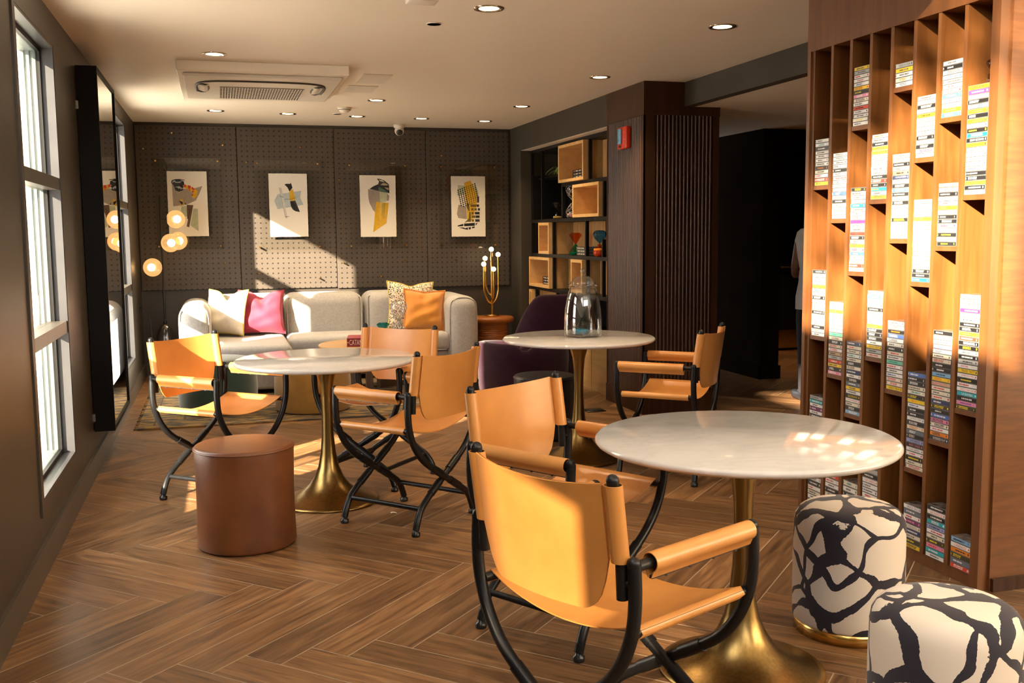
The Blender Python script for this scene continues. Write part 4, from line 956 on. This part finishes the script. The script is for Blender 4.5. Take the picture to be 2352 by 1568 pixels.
dup(hl, (5.0, 6.2, 2.27), 0, 'added downlight, hidden from view, brightening the person in the hallway')
l = bpy.data.lights.new('downlight_beam', 'SPOT'); l.energy = 60; l.color = (1.0, .85, .7); l.spot_size = math.radians(90); l.spot_blend = .6; l.shadow_soft_size = .05  # added lamp behind the shelf, only there to brighten the person's shirt
lo = bpy.data.objects.new('downlight_beam', l); COL.objects.link(lo); lo.location = (5.0, 6.2, 2.255)

ac = thing('air_conditioner', 'square white ceiling cassette air conditioner with rectangular intake grille', 'air conditioner', (.32, 7.28, H-.0005))
MB().rbox(-.53, -.63, -.062, .535, .83, 0, .004, 1, smooth=False).build('housing', 'ceiling_paint', ac)
p = MB(); p.rbox(-.495, -.55, -.084, .50, .56, -.0622, .008, 2, smooth=False); po = p.build('panel', 'white_plastic', ac)
g = MB(); gx0, gx1, gy0, gy1 = -.27, .29, -.10, .46
g.box(gx0, gy0, -.0865, gx1, gy1, -.0842); go = g.build('grille', 'grille_dark', po)
b = MB()
for k in range(31): x = gx0+(gx1-gx0)*k/30; b.box(x-.003, gy0, -.089, x+.003, gy1, -.0866)
for k in range(9): y = gy0+(gy1-gy0)*k/8; b.box(gx0, y-.003, -.089, gx1, y+.003, -.0866)
b.build('grille_bars', 'white_plastic', po)
sl = MB()
for s_ in (-1, 1):
    sl.tube(smooth_path([(s_*.15, -.40, -.0845), (s_*.30, -.375, -.0845), (s_*.39, -.30, -.0845), (s_*.42, -.15, -.0845), (s_*.42, .10, -.0845)], 6), .010, 8)
sl.tube(smooth_path([(-.15, -.40, -.0845), (0, -.402, -.0845), (.15, -.40, -.0845)], 6), .010, 8)
sl.build('air_slot', 'grille_dark', po)
lv = MB()
lv.grid(lambda u, v: (-.20+.40*u, -.385+.055*v, -.0855-.006*math.sin(PI*v)), 12, 6, thick=-.004)
for s_ in (-1, 1): lv.grid(lambda u, v, s_=s_: (s_*(.395-.05*v), -.20+.28*u, -.0855-.006*math.sin(PI*v)), 12, 6, thick=(-.004 if s_ < 0 else .004))
lv.build('louvre', 'white_plastic', po)
for s_ in (-1, 1):
    ring = MB(); ring.tube([(s_*.385+.042*math.cos(2*PI*k/32), -.045+.19*math.sin(2*PI*k/32), -.0855) for k in range(33)], .007, 6, caps=False); ring.build('air_slot', 'grille_dark', po)
tag(MB().box(-.01, -.20, -.006, .19, .20, 0).build('access_panel', 'white_plastic', None, (1.0, 7.16, H)), 'flush ceiling access panel nearer the viewer, right of the air conditioner', 'panel', 'ceiling access panels')
tag(MB().box(-.01, -.17, -.006, .21, .17, 0).build('access_panel', 'white_plastic', None, (.965, 7.68, H)), 'flush ceiling access panel farther back, by the far corner of the air conditioner', 'panel', 'ceiling access panels')
tag(MB().lathe([(.036, -.005), (.040, -.003), (.040, 0)], 32).lathe([(.036, -.005), (1e-6, -.005)], 32).build('sprinkler_cover', 'white_plastic', None, (1.118, 5.241, H)), 'round white sprinkler cover near the top centre of the ceiling', 'sprinkler cover', 'round sprinkler covers')
tag(MB().lathe([(.036, -.005), (.040, -.003), (.040, 0)], 32).lathe([(.036, -.005), (1e-6, -.005)], 32).build('sprinkler_cover', 'white_plastic', None, (1.075, 9.29, H)), 'round sprinkler cover behind the smoke detector', 'sprinkler cover', 'round sprinkler covers')
sm = thing('smoke_detector', 'white domed smoke detector on the ceiling', 'smoke detector', (1.086, 8.836, H))
MB().lathe([(.060, 0), (.060, -.012), (.055, -.016), (.05, -.022), (.040, -.036), (.022, -.045), (1e-6, -.047)], 36).build('housing', 'white_plastic', sm)
MB().lathe([(.052, -.0225), (.054, -.019)], 36).build('vent_ring', 'grille_dark', sm)
cm = thing('security_camera', 'white turret security camera at the ceiling edge over the pegboard', 'camera', (1.78, 10.10, H))
MB().lathe([(.055, 0), (.056, -.02), (.05, -.032), (.044, -.036)], 32).build('base', 'white_plastic', cm)
bl = MB().ball((0, -.006, -.062), .047, 28).build('ball', 'white_plastic', cm)
M_ = Matrix.Translation((0, -.006, -.062)) @ Vector((-.1, -.85, -.5)).to_track_quat('Z', 'Y').to_matrix().to_4x4()
MB().lathe([(.033, .035), (.031, .041), (.02, .047), (1e-6, .049)], 24, M=M_).build('lens', 'black_plastic', bl)
cs = thing('ceiling_strobe', 'small white ceiling alarm with red lettering cut off at the top edge', 'alarm', (.94, 4.665, H))
MB().rbox(-.07, -.05, -.03, .07, .05, 0, .006, 2).build('housing', 'white_plastic', cs)
MB().box(-.012, .0505, -.024, .012, .052, -.010).build('red_mark', 'alarm_red', cs)

# fire alarm on the pillar
fa = thing('fire_alarm', 'red fire alarm strobe with blue lens on the fluted pillar', 'alarm', (XR, 7.163, 1.985))
MB().rbox(-.042, -.088, 0, .0, .088, .165, .010, 3).build('housing', 'alarm_red', fa)
MB().rbox(-.056, -.005, .036, -.040, .052, .152, .006, 2).build('strobe_lens', 'lens_blue', fa)
MB().box(-.047, .0, .010, -.041, .05, .026).build('sounder', 'chrome', fa)
tx = MB()
for k, c in enumerate('FIRE'): put_text(tx, c, .020, .02, lambda u, v, k=k: (-.0425, -.048-u, .118-.026*k+v), 0)
tx.build('lettering', 'letter_white', fa, label='white lettering reading FIRE')
tag(MB().rbox(-.075, -.075, 0, .075, .075, .006, .002, 1).build('floor_box', 'black_metal', None, (2.72, 7.13, .0005)), 'square black floor outlet box beside the pillar', 'floor box')
tag(MB().grid(lambda u, v: (.03*u-.015, .022*v-.011, .003+.003*math.sin(4*u)), 4, 3, thick=.0006).build('paper_scrap', 'paper', None, (.775, 4.782, .0)), 'tiny white paper scrap on the floor under the middle chair', 'scrap')

# ------------------------------------------------------------------ bookcase in the niche
BX = 3.10
def zy(mb, y0, y1, z0, z1, x0, x1, m=0): mb.box(x0, min(y0,y1), min(z0,z1), x1, max(y0,y1), max(z0,z1), m)
bk = thing('bookcase', 'black built-in bookcase with oak boxes in the wall niche', 'bookcase', (0, 0, 0))
f = MB(); zy(f, 9.93, 7.60, 0, 2.19, 3.485, 3.50); f.build('back_board', 'matte_black', bk)
T = .032
for z in (.455, .80, 1.135, 1.475): f = MB(); zy(f, 9.93, 7.60, z-T/2, z+T/2, BX, 3.484); f.build('shelf_board', 'frame_black', bk)
f = MB(); zy(f, 9.93, 7.60, 2.16, 2.19, BX, 3.484); f.build('shelf_board', 'frame_black', bk)
f = MB(); zy(f, 8.97, 7.60, 1.80-T/2, 1.80+T/2, BX, 3.484); f.build('shelf_board', 'frame_black', bk)
for y, z0, z1 in ((9.915, .471, 2.16), (9.58, 1.491, 2.16), (8.96, 1.491, 1.784), (8.25, 1.816, 2.16), (7.905, 1.491, 1.784), (9.235, .816, 1.119), (9.235, 1.151, 1.459), (8.33, 1.151, 1.459), (8.31, .816, 1.119), (7.93, .816, 1.3), (9.79, .471, .784), (9.13, .471, .784)):
    p = MB(); zy(p, y-.013, y+.013, z0, z1, BX+.001, BX+.030); p.build('upright', 'frame_black', bk)
for y0, y1, z0, z1 in ((9.875, 9.862, 1.491, 1.92), (9.90, 9.862, 1.92, 1.935)):
    p = MB(); zy(p, y0, y1, z0, z1, BX+.001, 3.48); p.build('inner_panel', 'frame_black', bk)
def oakbox(y0, y1, z0, z1):
    o = MB(); e = .026; xo = BX-.035
    zy(o, y0, y0-e, z0, z1, xo, 3.44); zy(o, y1+e, y1, z0, z1, xo, 3.44); zy(o, y0-e, y1+e, z0, z0+e, xo, 3.44); zy(o, y0-e, y1+e, z1-e, z1, xo, 3.44)
    b = o.build('oak_box', 'oak_edge', bk, label='pale oak open box')
    q = MB(); zy(q, y0-e, y1+e, z0+e, z1-e, 3.30, 3.312); q.build('box_back', 'oak', b)
for a in ((8.96, 8.29, 1.818, 2.158), (8.57, 7.92, 1.493, 1.782), (9.58, 9.25, 1.153, 1.457), (9.90, 9.25, .818, 1.117), (8.62, 8.325, .818, 1.117), (9.905, 9.81, .473, .782)): oakbox(*a)
for y0, y1, z0, z1, xx in ((8.22, 7.65, 1.818, 2.15, 3.22), (9.20, 8.36, 1.153, 1.457, 3.30), (9.20, 8.64, .818, 1.117, 3.25), (8.28, 7.95, .818, 1.117, 3.22), (9.77, 9.15, .473, .782, 3.14)):
    q = MB(); zy(q, y0, y1, z0, z1, xx, xx+.014); q.build('oak_panel', 'oak', bk)
q = MB(); zy(q, 9.92, 7.62, .0, .435, BX-.03, BX+.01)
for y in (9.3, 8.7, 8.1): zy(q, y-.002, y+.002, .0, .435, BX-.0315, BX-.0305, 1)
q.build('base_cabinet', ['oak_pale', 'dark_wood'], bk); MB().ball((BX-.045, 9.20, .64), .014, 12).build('knob', 'clear_glass', bk)

def book(loc, ln, dp, th, lb, grp, rotz=0):
    t = thing('book', lb, 'book', loc, rotz, grp)
    MB().box(0, 0, 0, dp, ln, .0025).box(0, 0, th-.0025, dp, ln, th).box(0, 0, .0025, .0025, ln, th-.0025).build('cover', 'black_plastic', t)
    MB().box(.0025, .003, .0026, dp-.005, ln-.003, th-.0026).build('pages', 'page_white', t)
    s = MB(); rd = random.Random(int(loc[1]*1000+loc[2]*999)); y = ln*.10
    for k in range(13):
        w = ln*(.022+.022*rd.random())
        if k not in (1, 5, 9): s.box(-.0006, ln-y-w, th*.3, -.0001, ln-y, th*.72)
        y += w+ln*.016
    s.build('spine_lettering', 'letter_white', t)
posw = ['bottom', 'middle', 'top']
for (x, y, z), ln, wh in (((BX+.03, 8.325, 1.845), .42, 'three in the top oak box'), ((BX+.03, 8.36, 1.152), .29, 'three beside the orange and green hourglass'), ((BX+.02, 9.29, .845), .32, 'three in the oak box under the red hourglass')):
    for k in range(3): book((x, y, z+.0005+.0262*k), ln, .16, .026, f'black book, {posw[k]} of the {wh}', f'black books, {wh}')
hourglass('tall lattice-cut hourglass with pink sand on the black bookcase', (BX+.10, 8.965-.06, 1.4915), .315, .075, 'lattice', 'clear_glass', 'clear_glass', 'sand_pink', .28)
hourglass('small cone hourglass with yellow sand beside the tall lattice one', (BX+.07, 9.28, 1.4915), .155, .05, 'cone', 'smoked', 'smoked', 'sand_yellow', .30)
hourglass('faceted hourglass, amber above and green below, on the bookcase', (BX+.05, 8.72, 1.1515), .205, .066, 'facet', 'amber_glass', 'green_glass', 'sand_teal', .22)
hourglass('round hourglass, blue above and orange below, on the bookcase', (BX+.03, 8.06, 1.1515), .225, .058, 'round', 'blue_glass', 'amber_glass', 'sand_orange', .62)
hourglass('small dark red hourglass standing on the books in the oak box', (BX+.09, 9.33, .925), .155, .045, 'round', 'red_glass', 'smoked')
hourglass('clear hourglass half hidden behind the oak box edge on the bookcase', (BX+.05, 8.69, .8165), .24, .045, 'round', 'clear_glass', 'clear_glass')
pl = thing('air_plant', 'small leafy green plant high on the black bookcase shelf', 'plant', (BX+.175, 9.42, 1.9125))
pot = MB(); pot.lathe([(.04, 0), (.06, .02), (.055, .03), (1e-6, .02)], 20); pot.build('bowl', 'matte_black', pl)
f = MB(); zy(f, 9.86, 9.20, 1.895, 1.912, 3.16, 3.484); f.build('shelf_board', 'matte_black', bk)
rd = random.Random(9); lf = MB()
for k in range(26):
    a = rd.random()*2*PI; ln = .09+.07*rd.random(); up = .05+.06*rd.random()
    c = [(0, 0, 0), (math.cos(a)*ln*.5, math.sin(a)*ln*.5, up), (math.cos(a)*ln, math.sin(a)*ln, up*.55), (math.cos(a)*ln*1.2, math.sin(a)*ln*1.2, up*.1)]
    path = smooth_path(c, 4); n = len(path); w = Vector((-math.sin(a), math.cos(a), 0))
    lf.grid(lambda u, v, path=path, w=w, n=n: path[min(n-1, round(u*(n-1)))] + w*(.011*math.sin(PI*min(1, .15+u*.85)))*(2*v-1), n-1, 2, thick=.0008)
lf.build('leaves', 'plant_green', pl)

# ------------------------------------------------------------------ cassette shelf
def zs(z): return CAM_H + (z-CAM_H)*.9643
DIV = [(4.065,4.046),(3.924,3.904),(3.782,3.763),(3.642,3.621),(3.499,3.479),(3.357,3.338),(3.213,3.194)]
YF, YN = 4.244, 3.031                          # far and near ends
GAPS = []
edges = [(YF, 4.193)] + DIV + [(3.073, YN)]
for k in range(8): GAPS.append((edges[k][1], edges[k+1][0]))
HB, PT, DEP = 2.19, .05, .105
sh = thing('cassette_shelf', 'tall stained wood shelf wall with narrow columns of stacked music cassettes', 'shelf', (0, 0, 0))
m = MB()
m.box(XS, 4.193, 0, XS+DEP+.04, YF, HB); m.build('side_stile', 'shelf_edge', sh)
m = MB(); m.box(XS, 4.214, 0.0, XS-.010, 4.240, HB); m.build('bead_moulding', 'shelf_edge', sh)
MB().box(XS, YN, 0, XS+.16, 3.073, HB).build('side_stile', 'shelf_edge', sh)
MB().box(XS-.004, YN, HB, XS+.16, YF+.006, H).build('header', 'shelf_edge', sh)
MB().box(XS+.012, 3.073, 0, XS+DEP, 4.193, PT).build('plinth', 'shelf_edge', sh)
MB().box(XS+DEP, YN, 0, XS+DEP+.014, YF, HB).build('back_panel', 'shelf_wood', sh)
for a, b in DIV: MB().box(XS, b, PT, XS+DEP, a, HB).build('divider', 'shelf_wood', sh)

CC = {'W': ((.80,.79,.76), 'white'), 'C': ((.74,.68,.55), 'cream'), 'K': ((.014,.013,.014), 'black'), 'N': ((.03,.045,.13), 'navy blue'), 'B': ((.07,.16,.50), 'blue'), 'L': ((.20,.42,.66), 'light blue'),
      'T': ((.015,.40,.48), 'teal'), 'Y': ((.84,.57,.02), 'yellow'), 'O': ((.80,.24,.02), 'orange'), 'R': ((.66,.05,.025), 'red'), 'P': ((.74,.24,.38), 'pink'), 'M': ((.62,.05,.26), 'magenta'),
      'V': ((.19,.035,.15), 'purple'), 'G': ((.42,.43,.43), 'grey'), 'E': ((.15,.50,.33), 'green'), 'D': ((.50,.33,.19), 'tan'), 'S': ((.12,.15,.20), 'slate blue'), 'U': ((.055,.045,.02), 'dark olive'), 'I': ((.30,.33,.62), 'lilac')}
IN = {'w': (.82,.81,.78), 'k': (.02,.02,.022), 'r': (.60,.04,.05), 'b': (.06,.14,.45), 'y': (.80,.62,.03), 'o': (.75,.22,.02), 't': (.02,.33,.33), 'p': (.75,.30,.38), 'd': (.10,.09,.085), 'v': (.20,.06,.30), 'c': (.75,.66,.48)}
for k, (c, n) in CC.items(): flat('spine_'+k, c, .3)
for k, c in IN.items(): flat('print_'+k, c, .45)
pm('cassette_case', (.20, .20, .19), (.16, .16, .155), scale=30, rough=.12, spec=.6); pm('cassette_inlay', (.30, .24, .21), (.10, .09, .09), scale=28, rough=.15)
# columns from the far end; each stack: (top z, bottom z, 'codes' or list of (code+ink, words))
def S(spec): return [tuple(q.split('|')) if '|' in q else (q, '') for q in spec.split()]
STK = {
 1: [(1.798, 1.577, S('Wd Wt Kw Wd Wd Wd Wd Ko Cd Wr Rw Yd')), (1.170, .846, S('Kw Wo Cd Wd Yd Ib Wd Kw Wd Wd Wr Kw Wd Wd Wk Kw Cd Wd')), (.549, .31, S('Gd Tw Wd Vw Wd Kw Wr Cd Bw Wd Yd Wd Kw')), (.215, .055, S('Lw Sw Od Wd Kw Wr Cd Wd Bw'))],
 2: [(1.721, 1.415, S('Wd Wd Wd Wd Kw Wr Wr Wd Wd Lw Bw Wy Kw Wd Wd Ew Wd')), (1.024, .675, S('Wd Wd Yd Gw Wd Wd Wd Gw Et Cd Kw Cr Wr Dk Gd Rw Yd Kw Pw')), (.215, .055, S('Wr Rw Wr Wd Kw Cd Wd Bw Wd'))],
 3: [(2.093, 1.831, S('Yd Gd Wr Wr Wb Yr Ky Pw Cd Wd Rk Wd Wd Wy Wd')), (1.554, 1.172, S('Ky Cr Wd Pw Tw Wd Wd Wd Mv Wd Gd Rd Kw Wd Yd Pd Bw Wd Wd Rw Wd')), (.849, .507, S('Nw Cr Cd Wt Cd Kw Cd Nw Wd Kw Sw Yd Wd Ky|BLACKHAWK Wr|WYNONNA~JUDD Cd Kw Lw')), (.188, .055, S('Ct Wd Kw Wr Cd Wd Gd'))],
 4: [(1.780, 1.496, S('Wo Wd Kw Yd Yd Wd Wd Wd Wr Wd Kw Rw Kw Ty Wd Yd')), (1.092, .793, S('Wd Bw Wd Wd Kw Wd Wd Wd Yd Kw Kw Kw Wd Yd|TRAVIS~TRITT Gk Cr')), (.285, .055, S('Gd Kw Wr|TRACY~LAWRENCE Wd Wd Wr Wd Kw Cd Wd Bw Wd'))],
 5: [(2.062, 1.963, S('Gk|GENE~WATSON Yd Wd Co Wd')), (1.683, 1.323, S('Wd Cd Kw Cd Dk Nw|ALAN~JACKSON Lw Kw Bw Kw Wd Kw Wd Wb Wd Ky Wd Wd Wd Lw')), (.969, .665, S('Wd Cd Ko Bw Wd Wd Kw Cr Wd Et Wr Wd Wb Cr Cr Yk|RANDY~TRAVIS'))],
 6: [(1.907, 1.657, S('Cr Wd Kw Wd Ok Wd Wd Wd Wd Kw Wd Kw Pr Wd')), (1.486, 1.144, S('Wd Wd Wd Wd Yd Wd Wd Wd Wd Wd Wd Lw Cd Wd Wd Wd Kw Kw Tw')), (.762, .346, S('Bw Kw Kw Cd Ct Ky Yo Wb Kw Kw Wd|GEORGE~JONES Kw Co Sw Kc Ik|RAY~PRICE Kp|ANDY~CHILDS Wd|GLEN~CAMPBELL Wr Ky Cd Cr')), (.190, .050, S('Wv|VINCE~GILL Sw Wr Vp Cd|ROCK~&~ROLL Nw Cd Uy Yk'))],
 7: [(2.025, 1.804, S('Wd Kw Cd Wb Cr Wr Cr Bw Wd Wb Yd Bw')), (1.546, 1.295, S('Dw Wd Kw Wd Wr Yd Wd Kc Kw Pr Gw Ky Wd Ky')), (.953, .498, S('Kw Wd Wd Pw Wd Cd Cr Kw Kw Lk Yo Dp Cr Cd Cr Nw Uy Kw Bw Pk Ck Wr Ok Kw|EXTENDED~PLAY')), (.224, .050, S('Kw Wr|BATON~ROUGE Kw Tw Ik Wr Cd Uy Pr Tw Wd'))],
 8: [(1.910, 1.494, S('Yr Mw Pw Kw Sw Yd Kw Yd Cr|ALABAMA Ky Tw Kw|BENNY~GOODMAN Ok|DIZZY~GILLESPIE Wd Wr|CONNIE~FRANCIS Gd Cr|TANYA~TUCKER Wr Kw Kw Yr Kw Wr')), (1.109, .651, S('Pw Cd Cd Vw Wd Wk Kw Kw Yd Rw Kw Ky Wd Kw Gk Wp Yk|TRAVIS~TRITT Wr|JAMES~BROWN Ky Wr Wr|DOLLY~PARTON Tw|LA~BAMBA Kw Pv Uy')), (.132, .050, S('Lk Wr|LIBERACE Ok Uy Sw Rw'))]}
rc = random.Random(21)
def cassette(mb, y, z, th, code, words, moff=0, mlist=None):
    """spine towards -x at height z; materials appended to mlist"""
    def mi(n):
        if n not in mlist: mlist.append(n)
        return mlist.index(n)
    x = XS + .003 + .002*rc.random(); w = .1085; y += .0015*(rc.random()-.5); t = th*.955
    mb.box(x, y-w/2, z, x+.069, y+w/2, z+t, mi('cassette_case'))
    mb.add([(x+.004, y-w/2+.004, z+t+.0001), (x+.066, y-w/2+.004, z+t+.0001), (x+.066, y+w/2-.004, z+t+.0001), (x+.004, y+w/2-.004, z+t+.0001)], [(0, 1, 2, 3)], mi('cassette_inlay'))
    xs = x-.0006; e = t*.09; zc = z+t/2
    mb.add([(xs, y+w/2-.003, z+e), (xs, y-w/2+.002, z+e), (xs, y-w/2+.002, z+t-e), (xs, y+w/2-.003, z+t-e)], [(3, 2, 1, 0)], mi('spine_'+code[0]))
    ink = mi('print_'+code[1]); xt = xs-.0003
    P = lambda u, v: (xt, y-u, zc+v)
    def bar(u0, u1, v0, v1): mb.add([P(u0, v0), P(u1, v0), P(u1, v1), P(u0, v1)], [(0, 1, 2, 3)], ink)
    if words:
        put_text(mb, words.replace('~', ' '), t*.52, .070, lambda u, v: P(u+.002, v), ink)
        bar(.043, .048, -t*.2, t*.2)
    else:
        # lettering too small to read: short strokes of uneven length
        two = rc.random() < .35; a0 = -.045+.02*rc.random(); L_ = .03+.035*rc.random()
        for row in ((-.16, .16),) if not two else ((.05, .27), (-.25, -.06)):
            u = a0
            while u < a0+L_:
                k = .0022+.0035*rc.random()
                bar(u, u+k, t*row[0], t*row[1]); u += k+(.0008 if rc.random() < .8 else .003)
        if rc.random() < .5: bar(.040, .040+.006*rc.random()+.002, -t*.22, t*.22)
        if rc.random() < .35: bar(-.0505, -.0470, -t*.2, t*.2)
num = ['', 'first', 'second', 'third', 'fourth', 'fifth', 'sixth', 'seventh', 'eighth', 'ninth', 'tenth', '11th', '12th', '13th', '14th', '15th', '16th', '17th', '18th', '19th', '20th', '21st', '22nd', '23rd', '24th', '25th', '26th']
colw = {8: 'rightmost shelf column', 7: 'shelf column second from right', 6: 'shelf column third from right', 5: 'shelf column fourth from right', 4: 'shelf column fifth from right', 3: 'shelf column sixth from right'}
far = MB(); farm = []
for col in range(1, 9):
    ya, yb = GAPS[col-1]; yc = (ya+yb)/2 - .0025
    n_ = len(STK[col]); names = {2: ['upper', 'lower'], 3: ['upper', 'middle', 'lower'], 4: ['topmost', 'second', 'third', 'bottom']}[n_]
    for si, (zt, zb, L_) in enumerate(STK[col]):
        zt, zb = (zs(zt), zs(zb)) if zb > .06 else (zs(zt), PT+.0005)
        if zb > .06:
            MB().box(XS+.004, yb, zb-.0195, XS+DEP, ya, zb-.0005).build('shelf_board', 'shelf_edge', sh)
        th = (zt-zb)/len(L_)
        for k, (code, words) in enumerate(L_):
            z = zt-th*(k+1)
            if col <= 2 or (col in (3, 4) and zb < .06):
                cassette(far, yc, z, th, code, words, 0, farm)
            else:
                mb = MB(); ml = []; cassette(mb, yc, z, th, code, words, 0, ml)
                o = mb.build('cassette', ml)
                tag(o, f'{CC[code[0]][1]} cassette, {num[k+1]} from the top of the {names[si]} stack, {colw[col]}', 'cassette', f'cassettes in the {names[si]} stack, {colw[col]}')
fo = far.build('cassettes', farm); tag(fo, 'cassettes stacked in the two farthest shelf columns and low behind the stool', 'cassettes', None, 'stuff')
def shelf_glass(col, si, lb, dy, h, r, st, g1, g2):
    ya, yb = GAPS[col-1]; zt = zs(STK[col][si][0]) if STK[col][si][1] > .06 else 0
    hourglass(lb, (XS+.05, (ya+yb)/2+dy, zt+.0008), h, r, st, g1, g2, None, group='hourglasses on the cassette stacks')
shelf_glass(8, 0, 'smoky round hourglass on top of the rightmost cassette stack', -.022, .088, .026, 'round', 'smoked', 'clear_glass')
shelf_glass(6, 1, 'amber and clear hourglass on a middle stack of the cassette shelf', -.036, .10, .022, 'round', 'amber_glass', 'clear_glass')
shelf_glass(4, 1, 'clear pink hourglass on a lower middle stack of the cassette shelf', -.036, .095, .022, 'round', 'pink_glass', 'clear_glass')

# ------------------------------------------------------------------ tree outside the high windows, dappling the sun on the shelf
tr = thing('tree', 'leafy tree standing outside the window side', 'tree', (-5.0, -3.3, -.08))
tk = MB(); tk.tube(smooth_path([(0, 0, 0), (.05, .02, 3), (-.03, .05, 5.5), (.05, 0, 8.2)], 5), [.16-.0065*i for i in range(16)], 12)
rd = random.Random(4)
brs = []
for k in range(16):
    a = rd.random()*2*PI; z0 = 5.6+2.0*rd.random(); ln = 1.0+1.1*rd.random()
    p = [(0, 0, z0), (math.cos(a)*ln*.4, math.sin(a)*ln*.4, z0+.35), (math.cos(a)*ln*.75, math.sin(a)*ln*.75, z0+.6), (math.cos(a)*ln, math.sin(a)*ln, z0+.75)]
    tk.tube(smooth_path(p, 3), [.05-.0042*i for i in range(10)], 6); brs.append(p)
tk.build('trunk', 'bark', tr)
lf = MB()
for k in range(1900):
    p = brs[rd.randrange(16)]; b_ = Vector(p[rd.randrange(1, 4)]); c = b_+Vector((rd.gauss(0, .5), rd.gauss(0, .55), rd.gauss(0, .4)))
    u = Vector((rd.gauss(0, 1), rd.gauss(0, 1), rd.gauss(0, 1))).normalized(); w = u.orthogonal().normalized(); L_ = .10+.06*rd.random()
    lf.add([c-u*L_, c-w*L_*.4, c+u*L_+w.cross(u)*.02, c+w*L_*.4], [(0, 1, 2, 3)])
lfo = lf.build('foliage', 'foliage', tr); lfo['kind'] = 'stuff'

# ------------------------------------------------------------------ person in the hallway, mostly hidden by the shelf
pn = thing('person', 'person in a white sleeveless shirt with long dark hair, half hidden behind the cassette shelf', 'person', (4.575, 6.95, 0), -.15)
def skin_body():
    V = []; E_ = []; R_ = []
    def n(p, r, par=None):
        V.append(p); R_.append(r)
        if par is not None: E_.append((par, len(V)-1))
        return len(V)-1
    pel = n((0, 0, .90), (.145, .10)); ab = n((0, .005, 1.05), (.125, .088), pel); ch = n((0, .0, 1.22), (.150, .098), ab); nb = n((0, -.015, 1.36), (.085, .065), ch)
    nk = n((0, -.005, 1.42), (.050, .050), nb); hd_ = n((0, .015, 1.50), (.068, .082), nk); h2 = n((0, .015, 1.58), (.074, .092), hd_); n((0, .01, 1.64), (.048, .058), h2)
    n((0, .118, 1.515), (.013, .012), hd_)
    for s_ in (-1, 1):
        hp = n((s_*.09, 0, .84), (.085, .088), pel); kn = n((s_*.10, .015, .46), (.056, .060), hp); an = n((s_*.105, -.01, .09), (.036, .04), kn); n((s_*.115, .13, .04), (.036, .028), an)
        sh_ = n((s_*.175, -.01, 1.325), (.052, .052), nb); el_ = n((s_*.175, .10, 1.08), (.037, .037), sh_); wr_ = n((s_*.12, .25, 1.00), (.025, .023), el_); hn = n((s_*.085, .285, 1.00), (.032, .018), wr_)
        for k in range(4):
            a = n((s_*(.062-.008*k), .325, 1.024-.018*k), (.009, .009), hn); b_ = n((s_*(.030-.004*k), .345, 1.026-.018*k), (.008, .008), a); n((s_*(.008), .335, 1.026-.018*k), (.007, .007), b_)
        t1 = n((s_*.10, .318, 1.035), (.010, .010), hn); n((s_*.075, .345, 1.052), (.009, .009), t1)
    me = bpy.data.meshes.new('body'); me.from_pydata(V, E_, []); me.materials.append(MATS['skin'])
    o = bpy.data.objects.new('body', me); COL.objects.link(o); o.parent = pn
    sk = o.modifiers.new('skin', 'SKIN'); sk.use_smooth_shade = True
    for i, d_ in enumerate(me.skin_vertices[0].data): d_.radius = R_[i]; d_.use_root = (i == 0)
    ss = o.modifiers.new('sub', 'SUBSURF'); ss.levels = 1; ss.render_levels = 2
skin_body()
def loft(rings, seg=28, close=True):
    """rings: (cx, cy, z, rx, ry)"""
    mb = MB(); vs_ = []; fs = []
    for cx, cy, z, rx, ry in rings:
        for k in range(seg):
            a = 2*PI*k/seg; w = 1+.012*math.sin(7*a+z*30); vs_.append((cx+rx*w*math.cos(a), cy+ry*w*math.sin(a), z))
    for i in range(len(rings)-1):
        for k in range(seg): fs.append((i*seg+k, i*seg+(k+1) % seg, (i+1)*seg+(k+1) % seg, (i+1)*seg+k))
    mb.add(vs_, fs, 0, True); return mb
loft([(0, 0, .74, .205, .15), (0, 0, .84, .20, .145), (0, 0, .95, .185, .13), (0, .005, 1.06, .170, .12), (0, 0, 1.20, .205, .13), (0, -.005, 1.28, .222, .118), (0, -.012, 1.345, .215, .085), (0, -.012, 1.372, .185, .07), (0, -.012, 1.385, .105, .072), (0, -.008, 1.39, .085, .065)]).build('shirt', 'shirt', pn)
tr_ = loft([(0, 0, .70, .195, .135), (0, 0, .80, .19, .135), (0, 0, .92, .165, .12)])
for s_ in (-1, 1):
    q = loft([(s_*.107, -.005, .07, .062, .066), (s_*.105, .0, .25, .064, .068), (s_*.102, .01, .46, .076, .08), (s_*.097, .005, .66, .095, .10), (s_*.092, 0, .80, .098, .11)]); tr_.add(q.v, q.f, 0, True)
tr_.build('trousers', 'trousers', pn)
hr = MB(); hr.grid(lambda u, v: ((.088+.02*v)*math.cos(PI+PI*(.02+.96*u)) if v > .0 else .088*math.cos(PI+PI*u), .012+(.105-.01*v)*math.sin(PI+PI*u)-.012*v, 1.655-.33*v+.012*math.sin(9*u*PI)), 24, 14, thick=-.03)
hr.ball((0, -.005, 1.600), .098, 24, sz=.95); hr.build('hair', 'hair', pn)
shs = MB()
for s_ in (-1, 1): shs.rbox(s_*.112-.045, -.06, 0, s_*.112+.045, .20, .075, .03, 3)
shs.build('shoes', 'leather_black', pn)
